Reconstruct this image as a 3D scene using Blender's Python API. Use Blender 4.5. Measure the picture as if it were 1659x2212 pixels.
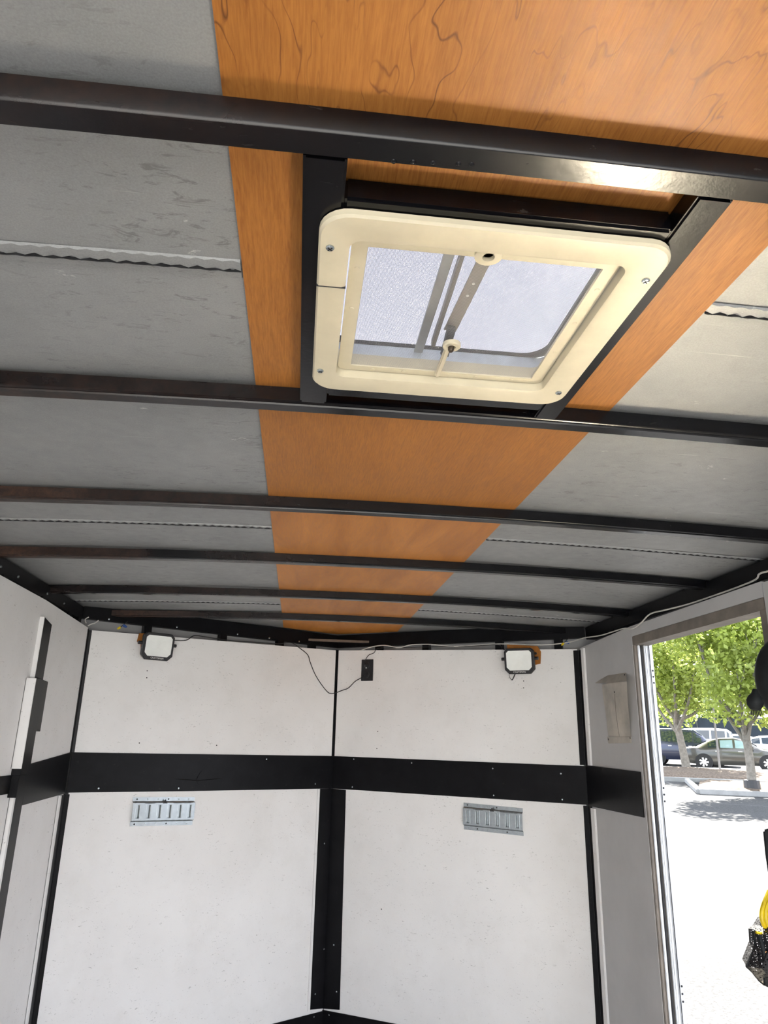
import bpy, bmesh, math, random
from mathutils import Vector, Matrix
import numpy as np
random.seed(7)
for o in list(bpy.data.objects): bpy.data.objects.remove(o)
S = bpy.context.scene
COL = S.collection
R = math.radians

# ---------------------------------------------------------------- camera
YAW, PITCH, ROLL, FPX = 0.110445646, 0.308277426, 0.0218777134, 1540.0
cy, sy, cp, sp, cr, sr = math.cos(YAW), math.sin(YAW), math.cos(PITCH), math.sin(PITCH), math.cos(ROLL), math.sin(ROLL)
FW = Vector((sy*cp, cy*cp, sp)); RT0 = Vector((cy, -sy, 0)); UP0 = RT0.cross(FW)
RT = cr*RT0 + sr*UP0; UP = -sr*RT0 + cr*UP0
cam = bpy.data.cameras.new('camera'); co = bpy.data.objects.new('camera', cam); COL.objects.link(co)
co.matrix_world = Matrix((( RT.x, UP.x, -FW.x, 0), (RT.y, UP.y, -FW.y, 0), (RT.z, UP.z, -FW.z, 0), (0, 0, 0, 1)))
cam.sensor_fit = 'VERTICAL'; cam.sensor_height = 36.0; cam.lens = FPX/2212*36
cam.clip_start = 0.02; cam.clip_end = 500
S.camera = co

# ---------------------------------------------------------------- light and exposure
S.view_settings.view_transform = 'Standard'; S.view_settings.look = 'None'
S.cycles.sample_clamp_indirect = 0.0; S.cycles.blur_glossy = 0.0
S.view_settings.gamma = 1.0; S.view_settings.use_curve_mapping = False
S.view_settings.exposure = 2.2
SUN_AZ, SUN_EL, SUN_E = 27.0, 46.0, 9.5
w = bpy.data.worlds.new('sky'); S.world = w; w.use_nodes = True
nt = w.node_tree; nt.nodes.clear()
def wn(t, **k):
    n = nt.nodes.new(t)
    for a, b in k.items(): setattr(n, a, b)
    return n
out = wn('ShaderNodeOutputWorld'); bg = wn('ShaderNodeBackground')
sky = wn('ShaderNodeTexSky', sky_type='NISHITA', sun_disc=False, sun_elevation=R(SUN_EL), sun_rotation=R(SUN_AZ))
sc = wn('ShaderNodeVectorMath', operation='SCALE'); sc.inputs[3].default_value = 0.13
tc = wn('ShaderNodeTexCoord'); nz = wn('ShaderNodeTexNoise'); nz.inputs['Scale'].default_value = 3.0; nz.inputs['Detail'].default_value = 6
rp = wn('ShaderNodeValToRGB'); rp.color_ramp.elements[0].position = 0.36; rp.color_ramp.elements[1].position = 0.56
mx = wn('ShaderNodeMix', data_type='RGBA'); mx.inputs[7].default_value = (1.05, 1.1, 1.22, 1)
L = nt.links.new
L(sky.outputs[0], sc.inputs[0]); L(tc.outputs['Generated'], nz.inputs['Vector']); L(nz.outputs['Fac'], rp.inputs['Fac'])
L(rp.outputs['Color'], mx.inputs[0]); L(sc.outputs[0], mx.inputs[6]); L(mx.outputs[2], bg.inputs['Color']); bg.inputs['Strength'].default_value = 1.0
L(bg.outputs[0], out.inputs[0])
sl = bpy.data.lights.new('sun', 'SUN'); sl.energy = SUN_E; sl.angle = R(0.6); sl.color = (1.0, 0.95, 0.86)
so = bpy.data.objects.new('sun', sl); COL.objects.link(so)
sd = Vector((math.sin(R(SUN_AZ))*math.cos(R(SUN_EL)), math.cos(R(SUN_AZ))*math.cos(R(SUN_EL)), math.sin(R(SUN_EL))))
so.rotation_euler = sd.to_track_quat('Z', 'Y').to_euler(); so.location = sd*30

# ---------------------------------------------------------------- material helper
MATS = {}
class NT:
    def __init__(s, name, rough=0.5, metal=0.0, spec=0.5):
        m = bpy.data.materials.new(name); m.use_nodes = True; s.m = m; s.t = m.node_tree
        s.b = s.t.nodes['Principled BSDF']; s.b.inputs['Roughness'].default_value = rough
        s.b.inputs['Metallic'].default_value = metal; s.b.inputs['Specular IOR Level'].default_value = spec
        s.tc = s.t.nodes.new('ShaderNodeTexCoord'); MATS[name] = m
    def link(s, a, b): s.t.links.new(a, b)
    def map(s, scale=(1, 1, 1), rot=(0, 0, 0), loc=(0, 0, 0)):
        n = s.t.nodes.new('ShaderNodeMapping'); n.inputs['Scale'].default_value = scale; n.inputs['Rotation'].default_value = rot
        n.inputs['Location'].default_value = loc
        s.link(s.tc.outputs['Object'], n.inputs['Vector']); return n.outputs[0]
    def noise(s, vec, scale=5, detail=4, rough=0.5, dist=0.0):
        n = s.t.nodes.new('ShaderNodeTexNoise'); n.inputs['Scale'].default_value = scale; n.inputs['Detail'].default_value = detail
        n.inputs['Roughness'].default_value = rough; n.inputs['Distortion'].default_value = dist
        s.link(vec, n.inputs['Vector']); return n.outputs['Fac']
    def ramp(s, fac, stops):
        n = s.t.nodes.new('ShaderNodeValToRGB'); e = n.color_ramp.elements
        while len(e) < len(stops): e.new(0.5)
        for i, (p, c) in enumerate(stops):
            e[i].position = p; e[i].color = (c, c, c, 1) if isinstance(c, (int, float)) else (*c, 1)
        s.link(fac, n.inputs['Fac']); return n.outputs['Color']
    def mix(s, fac, a, b, mode='MIX'):
        n = s.t.nodes.new('ShaderNodeMix'); n.data_type = 'RGBA'; n.blend_type = mode
        for v, i in ((fac, 0), (a, 6), (b, 7)):
            if isinstance(v, (int, float)): n.inputs[i].default_value = v if i == 0 else (v, v, v, 1)
            elif isinstance(v, tuple): n.inputs[i].default_value = (*v, 1)
            else: s.link(v, n.inputs[i])
        return n.outputs[2]
    def math(s, op, a, b=0.0, c=0.0):
        n = s.t.nodes.new('ShaderNodeMath'); n.operation = op
        for i, v in enumerate((a, b, c)):
            if isinstance(v, (int, float)): n.inputs[i].default_value = v
            else: s.link(v, n.inputs[i])
        return n.outputs[0]
    def xyz(s):
        n = s.t.nodes.new('ShaderNodeSeparateXYZ'); s.link(s.tc.outputs['Object'], n.inputs[0]); return n.outputs
    def color(s, v):
        if isinstance(v, tuple): s.b.inputs['Base Color'].default_value = (*v, 1)
        else: s.link(v, s.b.inputs['Base Color'])
    def rough(s, v): s.link(v, s.b.inputs['Roughness'])
    def bump(s, h, strength=0.3, dist=0.002):
        n = s.t.nodes.new('ShaderNodeBump'); n.inputs['Strength'].default_value = strength; n.inputs['Distance'].default_value = dist
        s.link(h, n.inputs['Height']); s.link(n.outputs[0], s.b.inputs['Normal'])

def flat(name, col, rough=0.5, metal=0.0, var=0.15, scale=20, spec=0.5, bump=0.0):
    t = NT(name, rough, metal, spec)
    f = t.noise(t.map(), scale, 5, 0.6)
    t.color(t.ramp(f, [(0.3, tuple(c*(1-var) for c in col)), (0.7, tuple(min(1, c*(1+var)) for c in col))]))
    if bump: t.bump(f, bump)
    return t.m

def white_paint(name='painted_plywood'):
    t = NT(name, 0.55, 0, 0.3)
    v = t.map()
    a = t.noise(v, 2.2, 5, 0.6)
    base = t.ramp(a, [(0.25, (0.78, 0.765, 0.745)), (0.75, (0.87, 0.86, 0.845))])
    # short thin scuffs: stretched noise, thresholded
    s1 = t.noise(t.map((60, 60, 190), (0.2, 0.5, 0.7)), 1, 2, 0.5, 1.2)
    s2 = t.noise(t.map((9, 9, 14), (0, 0, 0), (3, 1, 4)), 1, 3, 0.6)
    k = t.math('MULTIPLY', t.ramp(s1, [(0.66, 0), (0.71, 1)]), t.ramp(s2, [(0.46, 0), (0.58, 1)]))
    s3 = t.noise(t.map((150, 150, 260)), 1, 1, 0.5)
    k2 = t.math('MULTIPLY', t.ramp(s3, [(0.76, 0), (0.79, 1)]), 0.5)
    dirt = t.ramp(t.noise(v, 6, 6, 0.7), [(0.5, 0.0), (0.8, 0.16)])
    c = t.mix(dirt, base, (0.52, 0.5, 0.45))
    c = t.mix(t.math('MULTIPLY', k, 0.5), c, (0.18, 0.17, 0.15))
    c = t.mix(k2, c, (0.2, 0.19, 0.17))
    t.color(c)
    t.bump(t.noise(t.map((120, 120, 120)), 1, 4, 0.6), 0.35, 0.001)
    return t.m

def black_paint(name, rough=0.3, rust=False):
    t = NT(name, rough, 0, 0.3 if rust else 0.2)
    v = t.map()
    c = t.ramp(t.noise(v, 14, 6, 0.65), [(0.35, (0.0018, 0.0018, 0.0026)), (0.75, (0.006, 0.006, 0.0075))])
    sc_ = t.ramp(t.noise(t.map((30, 90, 90), (0.1, 0.3, 0.2)), 1, 5, 0.7, 0.6), [(0.64, 0), (0.72, 1)])
    c = t.mix(t.math('MULTIPLY', sc_, 0.3), c, (0.07, 0.065, 0.06))
    if rust:
        X = t.xyz()
        ms = t.math('MULTIPLY', t.ramp(t.noise(t.map((2, 5, 5), (0, 0, 0), (1.3, 0, 0)), 1, 3, 0.5), [(0.38, 0), (0.72, 1)]),
                    t.ramp(t.math('MULTIPLY_ADD', X[0], -1.4, 0.15), [(0.1, 0), (0.9, 1)]))
        rb = t.ramp(t.noise(v, 60, 5, 0.7), [(0.35, (0.035, 0.02, 0.015)), (0.7, (0.13, 0.06, 0.035))])
        c = t.mix(t.math('MULTIPLY', ms, 0.8), c, rb)
        t.rough(t.ramp(ms, [(0, rough), (1, 0.75)]))
    t.color(c)
    t.bump(t.noise(v, 40, 4, 0.6), 0.12, 0.002)
    return t.m

def galv(name):
    t = NT(name, 0.42, 0.3, 0.35)
    v = t.map()
    sp_ = t.noise(v, 420, 2, 0.6)
    big = t.noise(v, 3.5, 4, 0.6)
    c = t.ramp(big, [(0.3, (0.26, 0.268, 0.267)), (0.7, (0.34, 0.347, 0.342))])
    c = t.mix(0.22, c, t.ramp(sp_, [(0.3, 0.26), (0.7, 0.50)]))
    X = t.xyz()
    right = t.ramp(X[0], [(0.0, 0), (1.0, 1)])
    # grey oxidised marks on the sheet right of the plywood strip, pale splashes on the left
    mk = t.ramp(t.noise(t.map((22, 60, 1), (0, 0, 0.3)), 1, 5, 0.75, 0.8), [(0.56, 0), (0.64, 1)])
    mk = t.math('MULTIPLY', mk, t.ramp(t.noise(v, 2.2, 3), [(0.42, 0), (0.6, 1)]))
    c = t.mix(t.math('MULTIPLY', mk, 0.55), c, (0.13, 0.13, 0.125))
    sw = t.ramp(t.noise(t.map((9, 14, 1), (0, 0, 0), (5, 2, 0)), 1, 6, 0.7, 0.4), [(0.665, 0), (0.70, 1)])
    c = t.mix(t.math('MULTIPLY', sw, 0.8), c, (0.62, 0.62, 0.6))
    scr = t.ramp(t.noise(t.map((4, 160, 1), (0, 0, 1.1)), 1, 2, 0.5, 0.3), [(0.74, 0), (0.77, 1)])
    c = t.mix(t.math('MULTIPLY', scr, 0.5), c, (0.55, 0.55, 0.53))
    t.color(c)
    t.rough(t.ramp(t.noise(v, 30, 4), [(0.3, 0.44), (0.7, 0.60)]))
    t.bump(t.math('ADD', t.math('MULTIPLY', sp_, 0.25), t.noise(v, 2.5, 1)), 0.12, 0.003)
    return t.m

def plywood(name, dark=1.0, cathedral=0.0, blotch=0.3):
    t = NT(name, 0.42, 0, 0.2)
    v = t.map()
    A = (0.45*dark, 0.185*dark, 0.040*dark); B = (0.28*dark, 0.100*dark, 0.020*dark)
    g = t.noise(t.map((420, 26, 1)), 1, 4, 0.65, 0.5)
    wob = t.noise(t.map((14, 2.5, 1)), 1, 4, 0.6, 0.6)
    c = t.ramp(g, [(0.32, B), (0.62, A)])
    c = t.mix(blotch, c, t.ramp(wob, [(0.3, B), (0.7, tuple(x*1.12 for x in A))]))
    if cathedral:
        # contour lines of a slow noise: the fine dark growth lines of the veneer
        n = t.noise(t.map((13, 3.6, 1), (0, 0, 0.12), (2.4, 0.7, 0)), 1, 3, 0.55, 0.3)
        fr = t.math('FRACT', t.math('MULTIPLY', n, 10.0))
        ln = t.ramp(t.math('ABSOLUTE', t.math('SUBTRACT', fr, 0.5)), [(0.0, 1), (0.06, 0)])
        br = t.ramp(t.noise(t.map((16, 8, 1)), 1, 2), [(0.4, 0.15), (0.6, 1)])
        c = t.mix(t.math('MULTIPLY', t.math('MULTIPLY', ln, br), cathedral), c, (0.13*dark, 0.045*dark, 0.014*dark))
    t.color(c); t.rough(t.ramp(g, [(0.3, 0.36), (0.7, 0.5)]))
    t.bump(g, 0.12, 0.001)
    return t.m

M_WHITE = white_paint(); M_BLACK = black_paint('black_trim_paint', 0.38); M_BOW = black_paint('black_steel', 0.2, True)
M_GALV = galv('galvanised_sheet')
M_PLYA = plywood('veneer_with_growth_lines', 0.9, 0.95, 0.4); M_PLYB = plywood('veneer_straight_grain', 0.98, 0.0, 0.25); M_PLYC = plywood('veneer_blotchy', 1.28, 0.12, 0.55)
M_RAW = plywood('raw_plywood', 0.9, 0.3, 0.5)
M_FLOOR = flat('worn_wood_floor', (0.46, 0.425, 0.385), 0.4, 0, 0.2, 6)
M_CREAM = flat('cream_plastic', (0.62, 0.56, 0.41), 0.42, 0, 0.06, 18, 0.4)
M_SCREW = flat('zinc_screw', (0.5, 0.55, 0.56), 0.25, 1.0, 0.2, 300)
M_DARK = flat('dark_recess_and_shade', (0.012, 0.012, 0.014), 0.6)
M_SKIN = flat('grey_wall_skin', (0.34, 0.34, 0.34), 0.45, 0.2, 0.1, 6)
M_PLASTIC = flat('black_plastic', (0.018, 0.018, 0.02), 0.35)
M_LENS = flat('lamp_reflector', (0.9, 0.92, 0.88), 0.3, 0.0, 0.03, 30, 0.8)
M_ZINC = flat('zinc_plate', (0.46, 0.50, 0.52), 0.27, 0.9, 0.12, 50)
M_CORD = flat('black_cord', (0.012, 0.012, 0.013), 0.5)
M_WIRE = flat('white_cable', (0.6, 0.58, 0.54), 0.45)
M_YEL = flat('yellow_plastic', (0.8, 0.6, 0.02), 0.4)
M_BLUE = flat('blue_plastic', (0.03, 0.09, 0.3), 0.4)
M_JAMB = flat('brown_grey_jamb', (0.19, 0.165, 0.14), 0.6, 0, 0.25, 12)
M_ALU = flat('white_aluminium', (0.62, 0.64, 0.66), 0.4, 0.2, 0.15, 14)
M_BEIGE = flat('stained_beige_plastic', (0.45, 0.41, 0.35), 0.5, 0, 0.3, 7)
M_GREYW = flat('dull_white_paint', (0.50, 0.495, 0.49), 0.55, 0, 0.06, 5)
M_BOUNCE = flat('warm_bounce_metal', (0.88, 0.80, 0.64), 0.34, 1.0, 0.05, 40)  # warm tint put in to colour the sunlight it bounces upward
M_LET = flat('pale_lettering', (0.7, 0.7, 0.68), 0.5)

def lidmat():
    t = NT('frosted_lid', 0.4); t.t.nodes.remove(t.b)
    o = [n for n in t.t.nodes if n.type == 'OUTPUT_MATERIAL'][0]
    a = t.t.nodes.new('ShaderNodeBsdfTranslucent'); a.inputs[0].default_value = (0.04, 0.04, 0.045, 1)
    b = t.t.nodes.new('ShaderNodeBsdfTransparent'); b.inputs[0].default_value = (0.32, 0.32, 0.35, 1)
    m = t.t.nodes.new('ShaderNodeMixShader'); m.inputs[0].default_value = 0.3
    t.link(a.outputs[0], m.inputs[1]); t.link(b.outputs[0], m.inputs[2]); t.link(m.outputs[0], o.inputs[0])
    return t.m
def screenmat():
    t = NT('insect_screen', 0.6); o = [n for n in t.t.nodes if n.type == 'OUTPUT_MATERIAL'][0]
    X = t.xyz(); P = 1/0.0016
    fx = t.math('LESS_THAN', t.math('FRACT', t.math('MULTIPLY', X[0], P)), 0.2)
    fy = t.math('LESS_THAN', t.math('FRACT', t.math('MULTIPLY', X[1], P)), 0.2)
    k = t.math('MAXIMUM', fx, fy)
    t.color((0.3, 0.3, 0.31))
    b = t.t.nodes.new('ShaderNodeBsdfTransparent'); m = t.t.nodes.new('ShaderNodeMixShader')
    t.link(k, m.inputs[0]); t.link(b.outputs[0], m.inputs[1]); t.link(t.b.outputs[0], m.inputs[2]); t.link(m.outputs[0], o.inputs[0])
    return t.m
M_LID = lidmat(); M_SCREEN = screenmat()
def leafmat(name, col, tr=0.5):
    t = NT(name, 0.4, 0, 0.5); o = [n for n in t.t.nodes if n.type == 'OUTPUT_MATERIAL'][0]
    c = t.ramp(t.noise(t.map(), 1.6, 3), [(0.3, tuple(x*0.7 for x in col)), (0.7, tuple(min(1, x*1.3) for x in col))])
    t.color(c)
    a = t.t.nodes.new('ShaderNodeBsdfTranslucent'); t.link(c, a.inputs[0])
    m = t.t.nodes.new('ShaderNodeMixShader'); m.inputs[0].default_value = tr
    t.link(t.b.outputs[0], m.inputs[1]); t.link(a.outputs[0], m.inputs[2]); t.link(m.outputs[0], o.inputs[0])
    return t.m
def glassmat(name, col):
    t = NT(name, 0.05, 0, 0.8); t.color(col); return t.m

# ---------------------------------------------------------------- mesh helper
class MB:
    def __init__(s): s.v = []; s.f = []
    def add(s, vs, fs):
        n = len(s.v); s.v += [tuple(v) for v in vs]; s.f += [tuple(i+n for i in f) for f in fs]; return s
    def box(s, x0, x1, y0, y1, z0, z1, T=None):
        vs = [Vector((x, y, z)) for x in (x0, x1) for y in (y0, y1) for z in (z0, z1)]
        if T: vs = [T(v) for v in vs]
        return s.add(vs, [(0, 1, 3, 2), (4, 6, 7, 5), (0, 4, 5, 1), (2, 3, 7, 6), (0, 2, 6, 4), (1, 5, 7, 3)])
    def prism(s, pts, a, b, T=None, axis='d'):
        # polygon pts in (u, v) swept along the third coordinate from a to b; T maps (u, v, w) to world
        T = T or (lambda v: v); n = len(pts)
        vs = [T(Vector((u, v, a))) for u, v in pts] + [T(Vector((u, v, b))) for u, v in pts]
        return s.add(vs, [tuple(range(n))[::-1], tuple(range(n, 2*n))] + [(i, (i+1) % n, n+(i+1) % n, n+i) for i in range(n)])
    def sweep(s, rings, closed=True, caps=True):
        m = len(rings[0]); vs = [p for r in rings for p in r]; fs = []
        for i in range(len(rings)-1):
            for j in range(m if closed else m-1):
                k = (j+1) % m; fs.append((i*m+j, i*m+k, (i+1)*m+k, (i+1)*m+j))
        if caps and closed: fs += [tuple(range(m))[::-1], tuple(range((len(rings)-1)*m, len(rings)*m))]
        return s.add(vs, fs)
    def tube(s, path, r, n=8, smooth=4, caps=True):
        P = [Vector(p) for p in path]; rr = r if isinstance(r, (list, tuple)) else [r]*len(P)
        if smooth > 1 and len(P) > 2:
            Q = []; q = []
            for i in range(len(P)-1):
                p0, p1, p2, p3 = P[max(i-1, 0)], P[i], P[i+1], P[min(i+2, len(P)-1)]
                for k in range(smooth):
                    t = k/smooth
                    Q.append(0.5*((2*p1)+(p2-p0)*t+(2*p0-5*p1+4*p2-p3)*t*t+(3*p1-p0-3*p2+p3)*t**3)); q.append(rr[i]*(1-t)+rr[i+1]*t)
            Q.append(P[-1]); q.append(rr[-1]); P, rr = Q, q
        rings = []; ref = None
        for i, p in enumerate(P):
            d = (P[min(i+1, len(P)-1)]-P[max(i-1, 0)]).normalized()
            if ref is None: ref = d.orthogonal().normalized()
            ref = (ref-d*ref.dot(d)).normalized(); b = d.cross(ref)
            rings.append([p+(ref*math.cos(a)+b*math.sin(a))*rr[i] for a in [2*math.pi*j/n for j in range(n)]])
        return s.sweep(rings, True, caps)
    def lathe(s, prof, c, ax, n=20):
        # prof: list of (radius, height along ax)
        ax = Vector(ax).normalized(); u = ax.orthogonal().normalized(); v = ax.cross(u); c = Vector(c)
        return s.sweep([[c+ax*h+(u*math.cos(a)+v*math.sin(a))*max(r, 1e-5) for a in [2*math.pi*j/n for j in range(n)]] for r, h in prof], True, True)
    def frame(s, outer, inner, z0, z1, T=None):
        # ring between two outlines with the same number of points
        T = T or (lambda v: v); n = len(outer)
        A = [T(Vector((u, v, z0))) for u, v in outer]; B = [T(Vector((u, v, z0))) for u, v in inner]
        C = [T(Vector((u, v, z1))) for u, v in inner]; D = [T(Vector((u, v, z1))) for u, v in outer]
        rings = [A, B, C, D, A]; m = n; vs = A+B+C+D; fs = []
        for i in range(4):
            for j in range(n):
                k = (j+1) % n; i2 = (i+1) % 4; fs.append((i*m+j, i*m+k, i2*m+k, i2*m+j))
        return s.add(vs, fs)
    def build(s, name, mat, parent=None, bevel=0.0, smooth=False, segs=2, kind=None):
        me = bpy.data.meshes.new(name); me.from_pydata(s.v, [], s.f)
        bm = bmesh.new(); bm.from_mesh(me); bmesh.ops.recalc_face_normals(bm, faces=bm.faces)
        if bevel: bmesh.ops.bevel(bm, geom=[e for e in bm.edges if len(e.link_faces) == 2 and e.calc_face_angle(0) > 0.6], offset=bevel, segments=segs, affect='EDGES', clamp_overlap=True)
        bm.to_mesh(me); bm.free()
        me.materials.append(mat)
        if smooth or bevel:
            for p in me.polygons: p.use_smooth = True
            me.set_sharp_from_angle(angle=R(40))
        o = bpy.data.objects.new(name, me); COL.objects.link(o)
        if parent: o.parent = parent; o.matrix_parent_inverse = parent.matrix_world.inverted()
        if kind: o['kind'] = kind
        return o

def tag(o, label=None, cat=None, group=None, kind=None):
    if label: o['label'] = label
    if cat: o['category'] = cat
    if group: o['group'] = group
    if kind: o['kind'] = kind
    return o
def thing(name, label, cat, loc=(0, 0, 0), group=None, rz=0):
    o = bpy.data.objects.new(name, None); COL.objects.link(o); o.location = loc; o.rotation_euler = (0, 0, rz)
    o.empty_display_size = 0.05
    bpy.context.view_layer.update()
    return tag(o, label, cat, group)
def rrect(x0, x1, y0, y1, r, n=6):
    P = []
    for cx, cy_, a0 in ((x1-r, y1-r, 0), (x0+r, y1-r, 90), (x0+r, y0+r, 180), (x1-r, y0+r, 270)):
        for k in range(n+1):
            a = R(a0+90*k/n); P.append((cx+r*math.cos(a), cy_+r*math.sin(a)))
    return P
# measured sight line of a point in the photograph, used to read positions off planes that stand in the place
def ray(x, y): return RT*((x-829.5)/FPX) - UP*((y-1106)/FPX) + FW
def onpl(x, y, p0, n):
    d = ray(x, y); return d*(Vector(p0).dot(n)/d.dot(n))
def text_mesh(name, body, size, T, mat, parent, extrude=0.0008):
    cu = bpy.data.curves.new(name, 'FONT'); cu.body = body; cu.size = size; cu.align_x = 'CENTER'; cu.align_y = 'CENTER'; cu.extrude = extrude
    to = bpy.data.objects.new(name, cu); COL.objects.link(to); bpy.context.view_layer.update()
    me = bpy.data.meshes.new_from_object(to); bpy.data.objects.remove(to)
    for v in me.vertices: v.co = T(v.co)
    me.materials.clear(); me.materials.append(mat)
    o = bpy.data.objects.new(name, me); COL.objects.link(o); o.parent = parent; o.matrix_parent_inverse = parent.matrix_world.inverted()
    return o

# ================================================================= TRAILER SHELL
XC = 0.21
def zc(x): return -0.027*((x-XC)/1.3)**2
ZB, ZP, ZS = 0.567, 0.597, 0.6025          # bow underside, plywood underside, sheet
FLOOR = -1.60; YR = -1.3                    # floor level, rear end of trailer
A = Vector((-1.0, 3.52, 0)); N = Vector((0.215, 4.30, 0)); B = Vector((1.41, 3.54, 0))
eL = (N-A).normalized(); eR = (B-N).normalized(); LL = (N-A).length; LR = (B-N).length
nL = Vector((eL.y, -eL.x, 0)); nR = Vector((eR.y, -eR.x, 0))      # into the room
def TL(v): return A + eL*v.x + Vector((0, 0, v.y)) + nL*v.z          # (along, up, into room)
def TR_(v): return N + eR*v.x + Vector((0, 0, v.y)) + nR*v.z
def TWL(v): return Vector((-1.0+v.z, v.x, v.y))                      # (y, up, into room)
def TWR(v): return Vector((1.41-v.z, v.x, v.y))
def pL(x, y, d=0.0):
    p = onpl(x, y, A+nL*d, nL); return p
def pR(x, y, d=0.0): return onpl(x, y, N+nR*d, nR)
def uvL(x, y, d=0.0):
    p = pL(x, y, d); return ((p-A).dot(eL), p.z)
def uvR(x, y, d=0.0):
    p = pR(x, y, d); return ((p-N).dot(eR), p.z)
def uvWL(x, y, d=0.0):
    p = onpl(x, y, (-1.0+d, 0, 0), Vector((1, 0, 0))); return (p.y, p.z)
def uvWR(x, y, d=0.0):
    p = onpl(x, y, (1.41-d, 0, 0), Vector((1, 0, 0))); return (p.y, p.z)

# floor
m = MB(); m.add([(-1.07, YR, FLOOR), (1.50, YR, FLOOR), (1.50, 3.60, FLOOR), (0.215, 4.40, FLOOR), (-1.07, 3.58, FLOOR)], [(0, 1, 2, 3, 4)])
m.add([(-1.07, YR, FLOOR-0.05), (1.50, YR, FLOOR-0.05), (1.50, 3.60, FLOOR-0.05), (0.215, 4.40, FLOOR-0.05), (-1.07, 3.58, FLOOR-0.05)], [(0, 4, 3, 2, 1)])
m.build('floor', M_FLOOR, kind='structure')

# white wall panels (inner) ; thickness 12 mm outward
def panel(mb, T, pts, d0=-0.012, d1=0.0): mb.prism(pts, d0, d1, T)
m = MB()
panel(m, TWL, [(YR, FLOOR), (3.505, FLOOR), (3.505, 0.470), (2.90, 0.490), (YR, 0.490)])
m.build('wall_left', M_WHITE, kind='structure')
m = MB()
panel(m, TL, [(0.015, FLOOR), (LL, FLOOR), (LL, 0.497), (0.015, 0.462)])
m.build('wall_front_left', M_WHITE, kind='structure')
m = MB()
panel(m, TR_, [(0.006, FLOOR), (LR-0.012, FLOOR), (LR-0.012, 0.458), (0.006, 0.497)])
m.build('wall_front_right', M_WHITE, kind='structure')
m = MB()
panel(m, TWR, [(2.945, FLOOR), (3.53, FLOOR), (3.53, 0.462), (2.945, 0.487)])
panel(m, TWR, [(YR, FLOOR), (2.025, FLOOR), (2.025, 0.487), (YR, 0.487)])
m.build('wall_right', M_GREYW, kind='structure')
# outer skin of the trailer
m = MB()
m.box(-1.10, -1.085, YR, 3.60, FLOOR-0.1, 0.60)
m.box(1.515, 1.53, YR, 2.0, FLOOR-0.1, 0.60); m.box(1.515, 1.53, 3.02, 3.60, FLOOR-0.1, 0.60); m.box(1.515, 1.53, 2.0, 3.02, 0.44, 0.60)
def outer(T, L0, L1, top=0.603): m.prism([(L0, FLOOR-0.1), (L1, FLOOR-0.1), (L1, top), (L0, top)], -0.095, -0.085, T)
outer(TL, -0.10, LL+0.055); outer(TR_, -0.055, LR+0.10)
m.build('wall_outer_skin', M_SKIN, kind='structure')

# roof sheets
HX0, HX1, HY0, HY1 = 0.025, 0.395, 0.69, 1.075
def roofz(x, y, k):
    return ZS + zc(x) + k
def xl(y): return -1.10 if y < 3.61 else -1.10 + (y-3.61)*1.315/0.85
def xr(y): return 1.53 if y < 3.63 else 1.53 - (y-3.63)*1.315/0.83
def patch(mb, fx0, fx1, y0, y1, k=0.0, th=0.002, nx=24, ny=14, sag=0.0, yb=None):
    def z(x, y): return roofz(x, y, k) + sag*math.sin(x*5.1+y*2)*math.sin(y*5.15*1.0+1.1)
    for zz, top in ((0, 0), (th, 1)):
        vs = [(x, y, z(x, y)+zz) for j in range(ny+1) for y in [y0+(y1-y0)*j/ny] for i in range(nx+1) for x in [fx0(y)+(fx1(y)-fx0(y))*i/nx]]
        mb.add(vs, [(j*(nx+1)+i, j*(nx+1)+i+1, (j+1)*(nx+1)+i+1, (j+1)*(nx+1)+i) for j in range(ny) for i in range(nx)])
K = lambda c: (lambda y: c)
GAPS = []
def seam(mb, y, xa, xb, w=0.02):
    GAPS.append((y, xa, xb))
    # lapped edge, crimped every 2.3 cm: a strip with pressed bumps and a narrow open joint
    n = int((xb-xa)/0.0115); rows = [(-w, 0.0), (-w*0.9, -0.0022), (-0.0015, -0.0028), (-0.0008, 0.0005), (0.0008, 0.0005), (0.0015, -0.0028), (w*0.8, -0.0018), (w*0.9, 0.0)]
    vs = []
    for i in range(n+1):
        x = xa+(xb-xa)*i/n; bmp = (1.0 if i % 2 else 0.25)
        for dy, dz in rows: vs.append((x, y+dy+(0.0012*math.sin(i*1.7) if abs(dy) < 0.002 else 0), ZS+zc(x)-0.0004+dz*(0.3+1.6*bmp) if dz < 0 else ZS+zc(x)-0.0004))
    k = len(rows); mb.add(vs, [(i*k+j, (i+1)*k+j, (i+1)*k+j+1, i*k+j+1) for i in range(n) for j in range(k-1)])
# sheet 1 .. 4 (the skylight hole crosses sheets 1 and 2)
m = MB(); patch(m, K(-1.10), K(HX0), YR, 0.835, sag=0.0012); patch(m, K(HX1), K(1.53), YR, 0.835, sag=0.0012); patch(m, K(HX0), K(HX1), YR, HY0, nx=4)
seam(m, 0.835, -1.09, -0.108); seam(m, 0.835, 0.552, 1.52); m.build('ceiling', M_GALV, kind='structure', smooth=True)
m = MB(); patch(m, K(-1.10), K(HX0), 0.835, 2.085, sag=0.0015); patch(m, K(HX1), K(1.53), 0.835, 2.085, sag=0.0015); patch(m, K(HX0), K(HX1), HY1, 2.085, nx=4)
seam(m, 2.085, -1.09, -0.108, 0.012); seam(m, 2.085, 0.552, 1.52, 0.012); m.build('ceiling', M_GALV, kind='structure', smooth=True)
m = MB(); patch(m, K(-1.10), K(1.53), 2.085, 3.38, sag=0.002, nx=44)
seam(m, 3.38, -1.09, -0.108, 0.01); seam(m, 3.38, 0.552, 1.52, 0.01); m.build('ceiling', M_GALV, kind='structure', smooth=True)
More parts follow.
